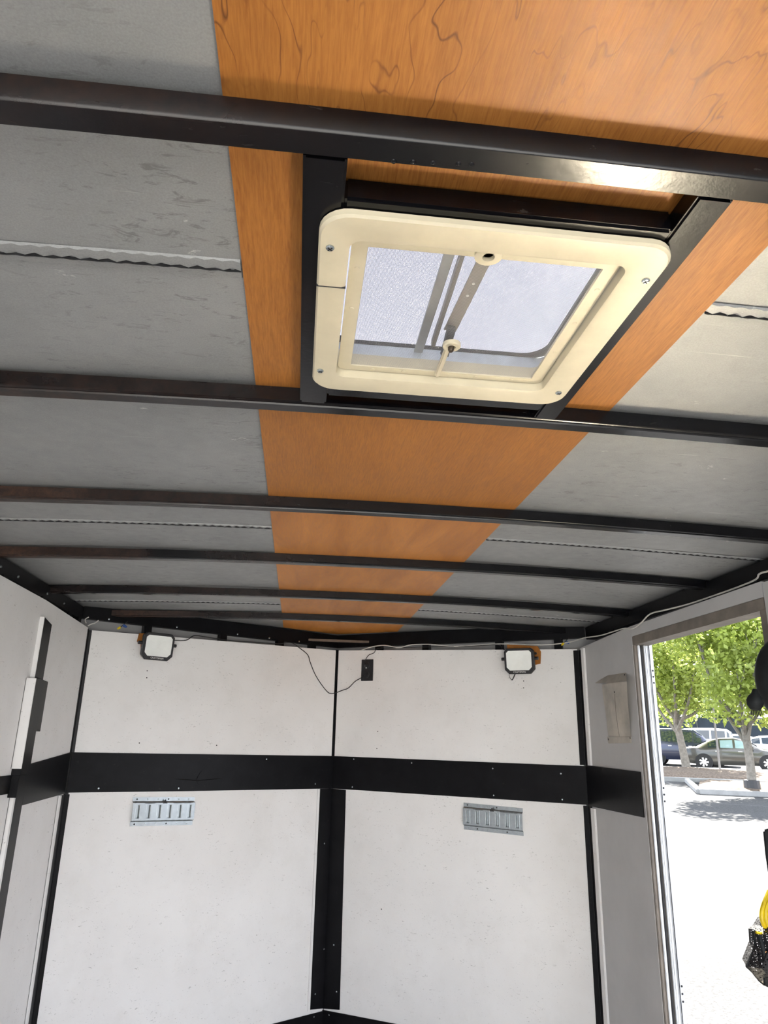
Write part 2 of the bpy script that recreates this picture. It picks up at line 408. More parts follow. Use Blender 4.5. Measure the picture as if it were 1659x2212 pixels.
m = MB(); patch(m, xl, xr, 3.38, 4.45, sag=0.002, nx=44); m.build('ceiling', M_GALV, kind='structure', smooth=True)

ceil_ = [o for o in COL.objects if o.name.startswith('ceiling')]
for y, xa, xb in GAPS:                       # the open joint of each crimped seam
    n = int((xb-xa)/0.006); h = 0.0008 if y < 1 else 0.0013; vs = []
    for i in range(n+1):
        x = xa+(xb-xa)*i/n; o_ = 0.0007*math.sin(i*1.3); q = h*(0.7+0.5*math.sin(i*1.9)); z = ZS+zc(x)-0.0064
        vs += [(x, y+o_-q, z), (x, y+o_+q, z), (x, y+o_, z+0.005)]
    MB().add(vs, [(3*i, 3*i+1, 3*i+4, 3*i+3) for i in range(n)]+[(3*i, 3*i+2, 3*i+5, 3*i+3) for i in range(n)]+[(3*i+1, 3*i+2, 3*i+5, 3*i+4) for i in range(n)]).build('seam_joint', M_DARK, ceil_[0 if y < 1 else (1 if y < 2.1 else 2)])

# plywood sheets of the centre strip
PX0, PX1 = -0.105, 0.549
def ply(pieces, mat, label):
    mb = MB()
    for x0, x1, y0, y1 in pieces: patch(mb, x0 if callable(x0) else K(x0), x1 if callable(x1) else K(x1), y0, y1, k=ZP-ZS, th=0.004, nx=8, ny=4)
    # edges of the sheet
    PP = [p for p in pieces if not callable(p[0])]; X0 = min(p[0] for p in PP); X1 = max(p[1] for p in PP); Y0 = min(p[2] for p in PP); Y1 = max(p[3] for p in PP)
    for x in (X0, X1): mb.box(x-0.0008, x+0.0008, Y0, Y1, ZP+zc(x), ZP+zc(x)+0.004)
    o = mb.build('plywood_sheet', mat); tag(o, label, 'plywood', 'plywood sheets down the middle of the ceiling'); return o
ply([(PX0, PX1, YR, 0.574)], M_PLYA, 'orange plywood ceiling sheet with dark wavy growth lines, nearest the viewer')
ply([(PX0, HX0, 0.576, 1.789), (HX1, PX1, 0.576, 1.789), (HX0, HX1, 0.576, HY0), (HX0, HX1, HY1, 1.789)], M_PLYB, 'straight-grained brown plywood ceiling sheet around the roof vent')
ply([(PX0, PX1, 1.791, 3.008)], M_PLYC, 'mottled brown plywood ceiling sheet beyond the roof vent, crossed by two bows')
ply([(PX0, PX1, 3.010, 4.125), (lambda y: max(PX0, 0.215-(4.335-y)*1.54), lambda y: min(PX1, 0.215+(4.335-y)*1.54), 4.125, 4.325)], M_PLYC, 'smallest-looking plywood ceiling sheet, at the far nose end')

# roof bows
BL_ = ['thick black steel roof bow crossing close above the viewer, before the vent', 'black steel roof bow at the far edge of the roof vent, rusty on the left',
       'black steel roof bow, first one beyond the vent cell', 'black steel roof bow, rusty brown at its left end, second beyond the vent cell',
       'black steel roof bow, third beyond the vent cell', 'farthest black steel roof bow, just before the pointed nose']
for i, yf in enumerate((0.590, 1.198, 1.812, 2.420, 3.050, 3.655)):
    wd = 0.034 if i == 0 else 0.038
    xa, xb = -1.065, 1.505
    if i == 5: xa, xb = -1.0, 1.44
    prof = [(0, 0.030), (0, 0.003), (0.0025, 0.0), (wd-0.0025, 0.0), (wd, 0.003), (wd, 0.030)]
    if i: prof = [(0, 0.030), (0, 0.0045), (0.002, 0.003), (0.010, 0.003), (0.011, 0.0), (wd-0.002, 0.0), (wd, 0.002), (wd, 0.030)]
    rings = []
    for k in range(41):
        x = xa+(xb-xa)*k/40; rings.append([(x, yf-wd+dy, ZB-0.0004+zc(x)+dz) for dy, dz in prof])
    o = MB().sweep(rings).build('roof_bow', M_BOW, smooth=True)
    tag(o, BL_[i], 'roof beam', 'roof bows across the ceiling')
# weld beads on the first bow
bw = [o for o in COL.objects if o.name == 'roof_bow'][0]
for px in (850, 892, 935, 990, 1018):
    p = onpl(px, 350+(px-850)*0.045, (0, 0, ZB-0.0015), Vector((0, 0, 1)))
    MB().lathe([(0.0, -0.002), (0.0025, -0.0012), (0.0034, 0.0), (0.0034, 0.002)], (p.x, min(p.y, 0.586), ZB+zc(p.x)-0.0002), (0, 0, 1), 10).build('weld_bead', M_BOW, bw, smooth=True)

# vent framing tubes
def ftube(x0, x1, y0, y1, label):
    o = MB().box(x0, x1, y0, y1, ZB, ZP).build('framing_tube', M_BOW, bevel=0.003); tag(o, label, 'steel tube', 'steel tubes boxing in the roof vent')
ftube(-0.026, 0.020, 0.5905, 1.1595, 'black square tube along the left side of the roof vent')
ftube(0.402, 0.443, 0.5905, 1.1595, 'shiny black square tube along the right side of the roof vent')
ftube(0.0205, 0.4015, 0.646, 0.682, 'black square tube across the near side of the roof vent')
ftube(0.0205, 0.4015, 1.086, 1.126, 'black square tube across the far side of the roof vent, in shadow')

# ================================================================= ROOF VENT
V = thing('roof_vent', 'cream plastic roof vent with insect screen and clear lid in the plywood ceiling', 'roof vent', (0.205, 0.87, 0.556))
ox0, ox1, oy0, oy1 = -0.006, 0.419, 0.659, 1.080
ix0, ix1, iy0, iy1 = 0.031, 0.374, 0.702, 1.036
o1 = rrect(ox0, ox1, oy0, oy1, 0.036); i1 = rrect(ix0, ix1, iy0, iy1, 0.016)
m = MB()
def ofs(P, s, c=(0.205, 0.87)): return [((x-c[0])*s+c[0], (y-c[1])*s+c[1]) for x, y in P]
rings = [[(x, y, z) for x, y in P] for P, z in ((ofs(o1, 1.0), 0.5655), (ofs(o1, 1.0), 0.5585), (ofs(o1, 0.988), 0.5555), (ofs(i1, 1.03), 0.5555), (ofs(i1, 1.0), 0.5575), (ofs(i1, 0.985), 0.600), (ofs(i1, 1.01), 0.601))]
m.sweep(rings, True, False)
ring = m.build('trim_ring', M_CREAM, V, smooth=True)
MB().box(ox0-0.0004, 0.0315, 0.7930, 0.7945, 0.5549, 0.5595).build('split_line', M_DARK, ring)
for x, y in ((0.008, 0.716), (0.006, 1.016), (0.404, 0.722), (0.402, 1.030)):
    s_ = MB().lathe([(0.0, -0.0030), (0.0040, -0.0028), (0.0052, -0.0015), (0.0052, 0.0008)], (x, y, 0.5555), (0, 0, 1), 14).build('screw', M_SCREW, V, smooth=True)
    mm = MB()
    mm.box(-0.0036, 0.0036, -0.0006, 0.0006, 0, 0.0005, lambda v: Vector((x+v.x*0.7-v.y*0.7, y+v.x*0.7+v.y*0.7, 0.5522+v.z)))
    mm.box(-0.0036, 0.0036, -0.0006, 0.0006, 0, 0.0005, lambda v: Vector((x+v.x*0.7+v.y*0.7, y-v.x*0.7+v.y*0.7, 0.5522+v.z)))
    mm.build('screw_slot', M_DARK, s_)
sx0, sx1, sy0, sy1 = 0.054, 0.352, 0.727, 1.018
fr = MB().frame(rrect(0.034, 0.371, 0.705, 1.033, 0.012), rrect(sx0, sx1, sy0, sy1, 0.002), 0.570, 0.575).build('screen_frame', M_CREAM, V)
for x in (0.09, 0.14, 0.26, 0.32): MB().lathe([(0, -0.001), (0.003, -0.0008), (0.0035, 0.0)], (x, 1.0255, 0.570), (0, 0, 1), 10).build('rivet', M_CREAM, fr, smooth=True)
for y in (0.77, 0.85, 0.93): MB().lathe([(0, -0.001), (0.003, -0.0008), (0.0035, 0.0)], (0.3615, y, 0.570), (0, 0, 1), 10).build('rivet', M_CREAM, fr, smooth=True)
for x, y in ((0.044, 0.77), (0.044, 0.86)): MB().lathe([(0, -0.001), (0.003, -0.0008), (0.0035, 0.0)], (x, y, 0.570), (0, 0, 1), 10).build('rivet', M_CREAM, fr, smooth=True)
MB().add([(sx0, sy0, 0.5722), (sx1, sy0, 0.5722), (sx1, sy1, 0.5722), (sx0, sy1, 0.5722)], [(0, 1, 2, 3)]).build('insect_screen', M_SCREEN, V)
# crank knob with rib and the empty boss at the near edge
kn = MB().lathe([(0.0135, 0.0), (0.0135, -0.005), (0.012, -0.0065), (0.006, -0.0065), (0.0055, -0.003), (0, -0.003)], (0.199, 0.925, 0.5665), (0, 0, 1), 28).build('crank_boss', M_CREAM, V, smooth=True)
MB().lathe([(0.0045, 0.0), (0.0045, -0.012), (0.003, -0.0145), (0, -0.0145)], (0.199, 0.925, 0.566), (0.15, 0.2, 1), 12).build('crank_shaft', flat('worn_bolt', (0.1, 0.08, 0.06), 0.4, 0.8), kn, smooth=True)
MB().box(0.191, 0.199, 0.934, 1.022, 0.562, 0.570).build('frame_rib', M_CREAM, V, bevel=0.0015)
h_ = MB().lathe([(0.017, 0.002), (0.017, -0.0025), (0.0155, -0.0035), (0.0075, -0.0035), (0.007, 0.002)], (0.200, 0.713, 0.5635), (0, 0, 1), 24).build('boss_ring', M_CREAM, V, smooth=True)
# flange above the roof, lid with black gasket, lift arm
MB().frame(rrect(0.016, 0.406, 0.680, 1.088, 0.02), rrect(0.022, 0.402, 0.686, 1.082, 0.02), 0.600, 0.648).build('roof_flange', flat('zinc_flange', (0.62, 0.68, 0.74), 0.35, 0.3), V, smooth=True)
gk = rrect(0.012, 0.408, 0.676, 1.090, 0.045); gi = rrect(0.024, 0.394, 0.688, 1.080, 0.040)
lid = thing('lid', None, None) if False else None
m = MB(); P0 = rrect(0.010, 0.410, 0.674, 1.092, 0.045)
m.sweep([[(x, y, z) for x, y in ofs(P0, s)] for s, z in ((1, 0.654), (1.0, 0.662), (0.97, 0.672), (0.8, 0.682), (0.5, 0.688), (0.02, 0.690))], True, False)
lid = m.build('lid', M_LID, V, smooth=True)
MB().frame(gk, gi, 0.6485, 0.6545).build('gasket', M_PLASTIC, lid, smooth=True)
MB().box(0.166, 0.181, 0.70, 1.085, 0.640, 0.643).build('lid_rail', flat('grey_rail', (0.35, 0.36, 0.36), 0.4, 0.6), V)
def bar(p, q, w_, t_, name, mat, par):
    p, q = Vector(p), Vector(q); d = (q-p).normalized(); s_ = d.cross(Vector((0, 0, 1))).normalized(); u = s_.cross(d)
    vs = [a+s_*i*w_/2+u*j*t_/2 for a in (p, q) for i in (-1, 1) for j in (-1, 1)]
    return MB().add(vs, [(0, 1, 3, 2), (4, 6, 7, 5), (0, 4, 5, 1), (2, 3, 7, 6), (0, 2, 6, 4), (1, 5, 7, 3)]).build(name, mat, par)
M_ARM = flat('brown_grey_arm', (0.16, 0.14, 0.125), 0.45, 0.5)
arm = bar((0.226, 0.79, 0.640), (0.205, 0.965, 0.615), 0.020, 0.002, 'lift_arm', M_ARM, V)
bar((0.190, 0.79, 0.638), (0.190, 1.03, 0.628), 0.006, 0.012, 'lift_arm', M_ARM, V)
bar((0.205, 0.950, 0.612), (0.201, 0.99, 0.585), 0.012, 0.010, 'arm_bracket', M_PLASTIC, V)
for q in (0.86, 0.885): MB().lathe([(0.0022, 0), (0.0022, -0.0015), (0, -0.0018)], (0.218-0.12*(q-0.86), q, 0.629-(q-0.86)*0.14), (0, 0, 1), 8).build('rivet', M_LET, arm)

# ================================================================= TOP RAILS
def rail(T, a, b, z0, z1, d0, d1, label, posts, tops=None):
    r = MB().box(a, b, z0, z1, d0, d1, T).build('top_rail', M_BLACK, bevel=0.003); tag(r, label, 'steel rail')
    for q in posts: MB().box(q-0.02, q+0.02, z0-0.075, z0+0.004, d0+0.004, d1+0.004, T).build('bracket', M_BLACK, r, bevel=0.002)
    return r
rail(TWL, YR, 3.50, 0.507, 0.567, -0.075, -0.030, 'black steel rail along the top of the left wall', (0.9, 1.5, 2.1, 2.55, 2.95, 3.3, 3.45))
rail(TWR, YR, 3.52, 0.505, 0.567, -0.078, -0.030, 'black steel rail above the side door', (1.5, 2.4, 3.2))
rail(TL, -0.02, LL+0.045, 0.520, 0.594, -0.082, -0.045, 'black steel rail above the left half of the nose', (0.30, 0.72, 1.08, 1.30))
rail(TR_, -0.045, LR+0.02, 0.520, 0.594, -0.082, -0.045, 'black steel rail above the right half of the nose', (0.25, 0.55, 0.98, 1.30))
tag(MB().box(0.04, 0.40, 4.235, 4.262, 0.540, 0.553).build('wood_block', flat('dark_tan_wood', (0.15, 0.11, 0.08), 0.7), bevel=0.002), 'thin dark tan wood strip tucked under the ceiling above the nose seam', 'wood block')  # strip has an even dark tan colour
# bolt and bracket specks on rails
for T, qs, lab in ((TWL, (2.5, 2.66, 2.98, 3.2), 0), (TL, (0.1, 0.45, 0.8, 1.0, 1.2), 1)):
    par = [o for o in COL.objects if o.name.startswith('top_rail')][0 if lab == 0 else 2]
    for q in qs:
        c = T(Vector((q, 0.53, -0.029 if lab == 0 else -0.044))); MB().lathe([(0.006, 0), (0.005, 0.004), (0, 0.005)], c, T(Vector((0, 0, 1)))-T(Vector((0, 0, 0))), 8).build('bolt', M_SCREW, par)

# ================================================================= BLACK TRIM
def strip(name_pts, T, d0, d1, label=None, bevel=0.001, mat=None):
    o = MB().prism(name_pts, d0, d1, T).build('trim_%d' % strip.n, mat or M_BLACK, bevel=bevel, kind='structure'); strip.n += 1; return o
strip.n = 1
t1 = strip([(0.004, -0.255), (0.6, -0.2635), (LL-0.002, -0.271), (LL-0.002, -0.098), (0.004, -0.086)], TL, 0.0, 0.004)                    # band, left nose wall
t2 = strip([(0.002, -0.271), (LR-0.003, -0.280), (LR-0.003, -0.105), (0.002, -0.098)], TR_, 0.0, 0.004)                                 # band, right nose wall
t3 = strip([(2.86, -0.222), (2.986, -0.222), (2.987, -0.263), (3.50, -0.258), (3.50, -0.086), (3.01, -0.118), (2.86, -0.118)], TWL, 0.001, 0.0045)          # band, left wall by the corner
t4 = strip([(YR, -0.10), (YR, -0.17), (2.86, -0.212), (2.86, -0.150)], TWL, 0.001, 0.0045)
t5 = strip([(2.958, -0.279), (3.537, -0.284), (3.537, -0.100), (2.958, -0.106)], TWR, 0.001, 0.0045)                                      # band, right wall
# apex strips, corner strips, kick band
strip([(1.362, -0.271), (LL+0.004, -0.271), (LL+0.004, -1.335), (1.362, -1.325)], TL, 0.0, 0.0035)
strip([(0.0, -0.271), (0.092, -0.275), (0.100, -1.325), (0.0, -1.335)], TR_, 0.0, 0.0035)
strip([(LL-0.010, -0.098), (LL+0.006, -0.098), (LL+0.006, 0.50), (LL-0.010, 0.50)], TL, -0.006, 0.0015)
strip([(-0.002, -0.098), (0.010, -0.098), (0.010, 0.50), (-0.002, 0.50)], TR_, -0.006, 0.0012)
strip([(0.0, -1.345), (LL+0.004, -1.345), (LL+0.004, FLOOR), (0.0, FLOOR)], TL, 0.001, 0.006)
strip([(0.0, -1.340), (LR-0.01, -1.325), (LR-0.01, FLOOR), (0.0, FLOOR)], TR_, 0.001, 0.006)
strip([(-0.004, -0.262), (0.020, -0.262), (0.020, FLOOR), (-0.004, FLOOR)], TL, 0.0, 0.004)
strip([(3.455, -0.262), (3.515, -0.262), (3.515, FLOOR), (3.455, FLOOR)], TWL, 0.0, 0.004)
strip([(0.001, -0.086), (0.014, -0.086), (0.014, 0.462), (0.001, 0.462)], TL, -0.010, 0.0008, mat=M_DARK)
strip([(3.500, -0.262), (3.512, -0.262), (3.512, 0.466), (3.500, 0.466)], TWL, -0.010, 0.0012, mat=M_DARK)
# right corner: black strip with a white-edged board
strip([(3.498, -0.100), (3.538, -0.100), (3.538, 0.452), (3.498, 0.452)], TWR, 0.0, 0.004)
strip([(3.498, -0.284), (3.538, -0.284), (3.538, FLOOR), (3.498, FLOOR)], TWR, 0.0, 0.004)
strip([(LR-0.030, -0.100), (LR-0.004, -0.100), (LR-0.004, 0.452), (LR-0.030, 0.452)], TR_, 0.0, 0.003)
strip([(LR-0.026, -0.284), (LR-0.004, -0.284), (LR-0.004, FLOOR), (LR-0.026, FLOOR)], TR_, 0.0, 0.003)
strip([(3.462, -0.100), (3.497, -0.100), (3.497, 0.455), (3.462, 0.455)], TWR, 0.0, 0.010, mat=M_WHITE)
strip([(3.455, -0.290), (3.497, -0.290), (3.497, FLOOR), (3.455, FLOOR)], TWR, 0.0, 0.010, mat=M_WHITE)
# white boards edge left of corner strip (lower)
strip([(3.428, -0.262), (3.4545, -0.262), (3.4545, FLOOR), (3.428, FLOOR)], TWL, 0.0, 0.007, mat=M_WHITE)
strip([(LL-0.098, -0.272), (LL-0.083, -0.272), (LL-0.083, -1.33), (LL-0.098, -1.33)], TL, 0.0, 0.006, mat=M_WHITE)
# left wall stepped boards
strip([(2.868, 0.196), (2.960, 0.190), (2.960, 0.404), (2.868, 0.420)], TWL, 0.0, 0.016)
strip([(2.862, 0.190), (2.8675, 0.190), (2.8675, 0.420), (2.862, 0.420)], TWL, 0.0, 0.0165, mat=M_WHITE)
strip([(2.835, -0.150), (2.925, -0.150), (2.925, 0.188), (2.835, 0.188)], TWL, 0.0, 0.033)
strip([(2.926, 0.006), (2.985, 0.000), (2.985, 0.186), (2.926, 0.188)], TWL, 0.0, 0.028)
strip([(2.829, -0.128), (2.8345, -0.128), (2.8345, 0.188), (2.829, 0.188)], TWL, 0.0, 0.034, mat=M_WHITE)
strip([(2.926, -0.150), (2.965, -0.150), (2.965, 0.000), (2.926, 0.006)], TWL, 0.0, 0.010)
strip([(2.881, -0.222), (2.959, -0.222), (2.959, FLOOR), (2.881, FLOOR)], TWL, 0.0, 0.014)
strip([(2.858, -0.222), (2.8605, -0.222), (2.8605, FLOOR), (2.858, FLOOR)], TWL, 0.0, 0.001, mat=M_DARK)  # shadow line drawn as a dark strip beside the lower white edge
strip([(2.824, -0.128), (2.827, -0.128), (2.827, 0.188), (2.824, 0.188)], TWL, 0.0, 0.001, mat=M_DARK)  # dark strip painted for the shadow line of the upper board
strip([(3.424, -0.262), (3.4265, -0.262), (3.4265, FLOOR), (3.424, FLOOR)], TWL, 0.0, 0.001, mat=M_DARK)  # same drawn shadow line, beside the white board at the corner
strip([(2.862, -0.222), (2.8805, -0.222), (2.8805, FLOOR), (2.862, FLOOR)], TWL, 0.0, 0.0142, mat=M_WHITE)
strip([(2.835, -0.225), (2.925, -0.225), (2.925, -0.151), (2.835, -0.151)], TWL, 0.0, 0.030)
# right wall: door jamb and header
dj = MB().box(2.932, 2.944, FLOOR, 0.405, -0.050, -0.002, TWR); dj.box(2.03, 2.944, 0.405, 0.443, -0.072, -0.002, TWR); dj.box(2.026, 2.060, FLOOR, 0.405, -0.072, -0.002, TWR)
DJ = dj.build('door_1', M_JAMB, bevel=0.002, kind='structure')
MB().prism([(2.03, 0.4435), (2.944, 0.4435), (2.944, 0.487), (2.03, 0.492)], -0.012, 0.0, TWR).build('header_board', M_GREYW, DJ)
MB().box(2.922, 2.9315, FLOOR, 0.404, -0.024, -0.014, TWR).build('jamb_bead', M_ALU, DJ, bevel=0.002)
MB().box(2.926, 2.9315, FLOOR, 0.404, -0.037, -0.028, TWR).build('jamb_groove_shade', M_DARK, DJ, bevel=0.002)  # dark strip stands in for the shaded groove between the beads
MB().box(2.920, 2.9315, FLOOR, 0.404, -0.046, -0.040, TWR).build('jamb_bead', M_ALU, DJ, bevel=0.002)
MB().box(2.062, 2.918, FLOOR+0.001, FLOOR+0.006, -0.07, 0.28, TWR).build('sill_bounce_plate', M_BOUNCE, DJ)  # unseen plate added to bounce sun onto the plywood and first bow
po = MB().box(2.935, 2.975, FLOOR-0.02, 0.43, -0.086, -0.052, TWR); po.box(2.929, 2.935, FLOOR-0.02, 0.43, -0.070, -0.064, TWR)
PO = po.build('frame_post', M_ALU, DJ, bevel=0.003)
for z in (0.30, 0.275, 0.25, -0.165, -0.19, -0.215, -0.86, -0.885, -0.91): MB().lathe([(0.004, 0), (0.004, 0.001), (0, 0.0012)], TWR(Vector((2.9345, z, -0.078))), (0, -1, 0), 8).build('screw', M_DARK, PO)

# screws in the black band
def screws(T, pts, d, par):
    for u, z in pts: MB().lathe([(0.0045, 0), (0.004, 0.0015), (0, 0.002)], T(Vector((u, z, d))), T(Vector((0, 0, 1)))-T(Vector((0, 0, 0))), 8).build('screw', M_SCREW, par)
screws(TL, [uvL(212, 1703), uvL(385, 1703), uvL(575, 1640), uvL(680, 1693)], 0.004, t1)
screws(TR_, [uvR(762, 1700), uvR(1065, 1660), uvR(1067, 1718), uvR(1212, 1671), uvR(1215, 1727), uvR(765, 1640), uvR(890, 1648)], 0.004, t2)
trims = {o.name: o for o in COL.objects if o.name.startswith('trim_')}
screws(TR_, [uvR(722, 2041), uvR(728, 2142)], 0.0035, trims['trim_7']); screws(TL, [uvL(699, 2050), uvL(680, 2147), uvL(700, 1822)], 0.0035, trims['trim_6'])
screws(TL, [uvL(677, 2196)], 0.006, trims['trim_10']); screws(TR_, [uvR(712, 2192)], 0.006, trims['trim_11'])
for pts in (((372, 1682), (400, 1684), (425, 1686), (450, 1684), (480, 1681)), ((438, 1662), (430, 1672), (424, 1684), (428, 1696))):
    MB().tube([TL(Vector((*uvL(*q), 0.0036))) for q in pts], [0.0004]+[0.0022]*(len(pts)-2)+[0.0004], 6, 3).build('crease', M_BLACK, t1, smooth=True)
# small holes in the white panels under the lamps
wl = [o for o in COL.objects if o.name == 'wall_front_left'][0]; wr = [o for o in COL.objects if o.name == 'wall_front_right'][0]
for (x, y) in ((318, 1449), (317, 1464), (301, 1605), (468, 1610)): 
    u, z = uvL(x, y); MB().lathe([(0.003, 0.0), (0, 0.0006)], TL(Vector((u, z, 0))), nL, 8).build('screw_hole', M_DARK, wl)
for (x, y) in ((1131, 1471), (1131, 1486), (816, 1580), (814, 1617), (824, 1964)):
    u, z = uvR(x, y); MB().lathe([(0.003, 0.0), (0, 0.0006)], TR_(Vector((u, z, 0))), nR, 8).build('screw_hole', M_DARK, wr)

# ================================================================= E-TRACKS
def etrack(T, u0, u1, z0, z1, label, slope):
    L_ = u1-u0; e = thing('cargo_tie_track', label, 'tie-down track', T(Vector(((u0+u1)/2, z0, 0))), 'short cargo tie-down tracks on the nose walls')
    def TT(v): return T(Vector((u0+v.x, v.y+slope*v.x, v.z)))
    H = z1-z0; m = MB(); f = 0.018
    D0, D1 = 0.0018, 0.0145
    # cross section: flange, rise, raised face with slots, fall, flange (face split into boxes around the slots)
    m.box(0, L_, z0, z0+f, 0.0004, D0, TT); m.box(0, L_, z1-f, z1, 0.0004, D0, TT)
    m.prism([(0, 0)], 0, 0) if False else None
    def slab(za, da, zb, db):
        vs = [TT(Vector((x, z, d))) for x in (0, L_) for z, d in ((za, da), (zb, db), (zb, db-0.0016), (za, da-0.0016))]
        m.add(vs, [(0, 1, 5, 4), (1, 2, 6, 5), (2, 3, 7, 6), (3, 0, 4, 7), (0, 3, 2, 1), (4, 5, 6, 7)])
    a, b = z0+f, z0+f+0.007; slab(a, D0, b, D1); c, d = z1-f-0.007, z1-f; slab(c, D1, d, D0)
    m.box(0, L_, b, b+0.008, D1-0.0016, D1, TT); m.box(0, L_, c-0.008, c, D1-0.0016, D1, TT)
    n = 6; p = L_/n; sw_ = 0.018
    xs = [0]
    for k in range(n): xs += [p*(k+0.5)-sw_/2, p*(k+0.5)+sw_/2]
    xs.append(L_)
    for k in range(0, len(xs), 2): m.box(xs[k], xs[k+1], b+0.008, c-0.008, D1-0.0016, D1, TT)
    for k in range(n): m.box(p*(k+0.5)-sw_/2-0.001, p*(k+0.5)+sw_/2+0.001, b+0.006, c-0.006, 0.0006, 0.0022, TT)
    face = m.build('track_plate', M_ZINC, e)
    for k in range(n):
        x0, x1 = p*(k+0.5)-sw_/2, p*(k+0.5)+sw_/2
        MB().frame([(x0-0.003, b+0.006), (x1+0.003, b+0.006), (x1+0.003, c-0.006), (x0-0.003, c-0.006)], [(x0, b+0.009), (x1, b+0.009), (x1, c-0.009), (x0, c-0.009)], D1-0.001, D1+0.0018, TT).build('slot_rim', M_ZINC, e, bevel=0.0006)
    for k in range(n):
        for zz in (z0+f*0.5, z1-f*0.5):
            MB().lathe([(0.0038, 0), (0.0034, 0.0012), (0, 0.0018)], TT(Vector((p*(k+0.4), zz, D0))), nL if T is TL else nR, 10).build('screw', M_SCREW if (k+int(zz*1000)) % 3 else M_DARK, e)
    # stamped warning line: triangle between two runs of worn lettering
    q = MB(); zt = z1-f-0.0035
    tri = [(L_*0.5-0.011, zt-0.006), (L_*0.5+0.011, zt-0.006), (L_*0.5, zt+0.012)]; tin = [(L_*0.5-0.0075, zt-0.004), (L_*0.5+0.0075, zt-0.004), (L_*0.5, zt+0.008)]
    q.frame(tri, tin, D1*0.7, D1*0.7+0.006, TT); q.box(L_*0.5-0.001, L_*0.5+0.001, zt-0.002, zt+0.004, D1*0.7, D1*0.7+0.006, TT)
    q.build('warning_triangle', M_DARK, e)
    def TX(cx): return lambda v: TT(Vector((cx+v.x, zt-0.004+v.y*0.8, D1+0.0006+v.z)))
    text_mesh('lettering', 'WARNING', 0.0105, TX(L_*0.26), M_DARK, e); text_mesh('lettering', 'WORKING LOAD LIMIT', 0.0085, TX(L_*0.78), M_DARK, e)
    return e
etrack(TL, 0.308, 0.618, -0.4085, -0.2825, 'bright zinc tie-down track plate with six slots on the left nose wall', -0.028)
etrack(TR_, 0.784, 1.093, -0.4300, -0.3035, 'dull grey-green tie-down track plate with six slots on the right nose wall', -0.030)

# ================================================================= FLOOD LIGHTS
def flood(cx, cy_, side, T, n, e, mount, label, mlabel, roll):
    d = 0.062
    c = onpl(cx, cy_, (A if side == 'L' else N)+n*d, n)
    # mount: brown plywood piece screwed to the wall
    mo = MB().prism(mount, 0.0006, 0.010, T).build('plywood_mount', M_RAW, bevel=0.0008); tag(mo, mlabel, 'wood block', 'plywood blocks behind the work lights')
    f = thing('work_light', label, 'flood light', c, 'square work lights near the ceiling')
    up = Vector((0, 0, 1)); nn = (n*math.cos(R(6)) - up*math.sin(R(6))).normalized()
    rr = e.normalized(); uu = nn.cross(rr) if nn.cross(rr).z > 0 else rr.cross(nn)
    rr2 = rr*math.cos(R(roll))+uu*math.sin(R(roll)); uu2 = -rr*math.sin(R(roll))+uu*math.cos(R(roll))
    def TT(v): return c + rr2*v.x + uu2*v.y + nn*v.z
    def octo(w_, h_, k): return [(w_-k, -h_), (w_, -h_+k), (w_, h_-k*0.7), (w_-k*0.7, h_), (-w_+k*0.7, h_), (-w_, h_-k*0.7), (-w_, -h_+k), (-w_+k, -h_)]
    W_, H_ = 0.079, 0.0655
    MB().sweep([[TT(Vector((x, y, z))) for x, y in octo(W_*s, H_*s, 0.022*s)] for s, z in ((0.7, -0.030), (0.92, -0.022), (1.0, -0.012), (1.0, 0.003), (0.96, 0.006))]).build('housing', M_PLASTIC, f, bevel=0.0012)
    O = octo(W_*0.97, H_*0.97, 0.021); I = [(x, y+0.003) for x, y in octo(0.066, 0.050, 0.016)]
    bz = MB().frame(O, I, 0.005, 0.0115, TT).build('bezel', M_PLASTIC, f, bevel=0.001)
    vs = [TT(Vector((x*1.01, y*1.01, 0.008))) for x, y in I]; I2 = [(x*0.12, y*0.12) for x, y in I]
    m = MB(); m.sweep([[TT(Vector((x, y, 0.0110))) for x, y in I], [TT(Vector((x*0.10, y*0.10+0.002, 0.0064))) for x, y in I]], True, False)
    m.add([TT(Vector((x*0.10, y*0.10+0.002, 0.0064))) for x, y in I], [tuple(range(8))])
    m.build('reflector', M_LENS, f)
    text_mesh('lettering', 'CRAFTSMAN', 0.0115, lambda v: TT(Vector((v.x, v.y-0.0555, 0.0117+v.z))), M_LET, bz)
    for s in (-1, 1):
        k = MB().tube([TT(Vector((s*0.078, 0.012, -0.010))), TT(Vector((s*0.097, 0.012, -0.010)))], [0.0085, 0.0085], 10, 1).build('tilt_knob', M_PLASTIC, f, bevel=0.001)
    m = MB()
    for s in (-1, 1): m.tube([TT(Vector((s*0.085, 0.012, -0.010))), TT(Vector((s*0.085, 0.015, -0.035))), c+rr*s*0.06+up*0.02-n*(d-0.012)], 0.004, 6, 2)
    m.tube([c+rr*(-0.06)+up*0.02-n*(d-0.014), c+rr*0.06+up*0.02-n*(d-0.014)], 0.005, 6, 1)
    m.build('bracket', M_PLASTIC, f)
    return f, TT
mL = [uvL(300, 1368), uvL(345, 1370), uvL(345, 1425), uvL(304, 1418), uvL(303, 1390), uvL(295, 1386)]
mR = [uvR(1096, 1393), uvR(1162, 1396), uvR(1169, 1408), uvR(1168, 1434), uvR(1153, 1437), uvR(1130, 1437), uvR(1100, 1430)]
fl, TTl = flood(341, 1397, 'L', TL, nL, eL, mL, 'black work light with dirty lens on the left nose wall', 'brown plywood block behind the left work light', 0)
frt, TTr = flood(1122, 1428, 'R', TR_, nR, eR, mR, 'black work light with clean lens on the right nose wall', 'notched brown plywood block behind the right work light', 0)
mo = [o for o in COL.objects if o.name.startswith('plywood_mount')][1]
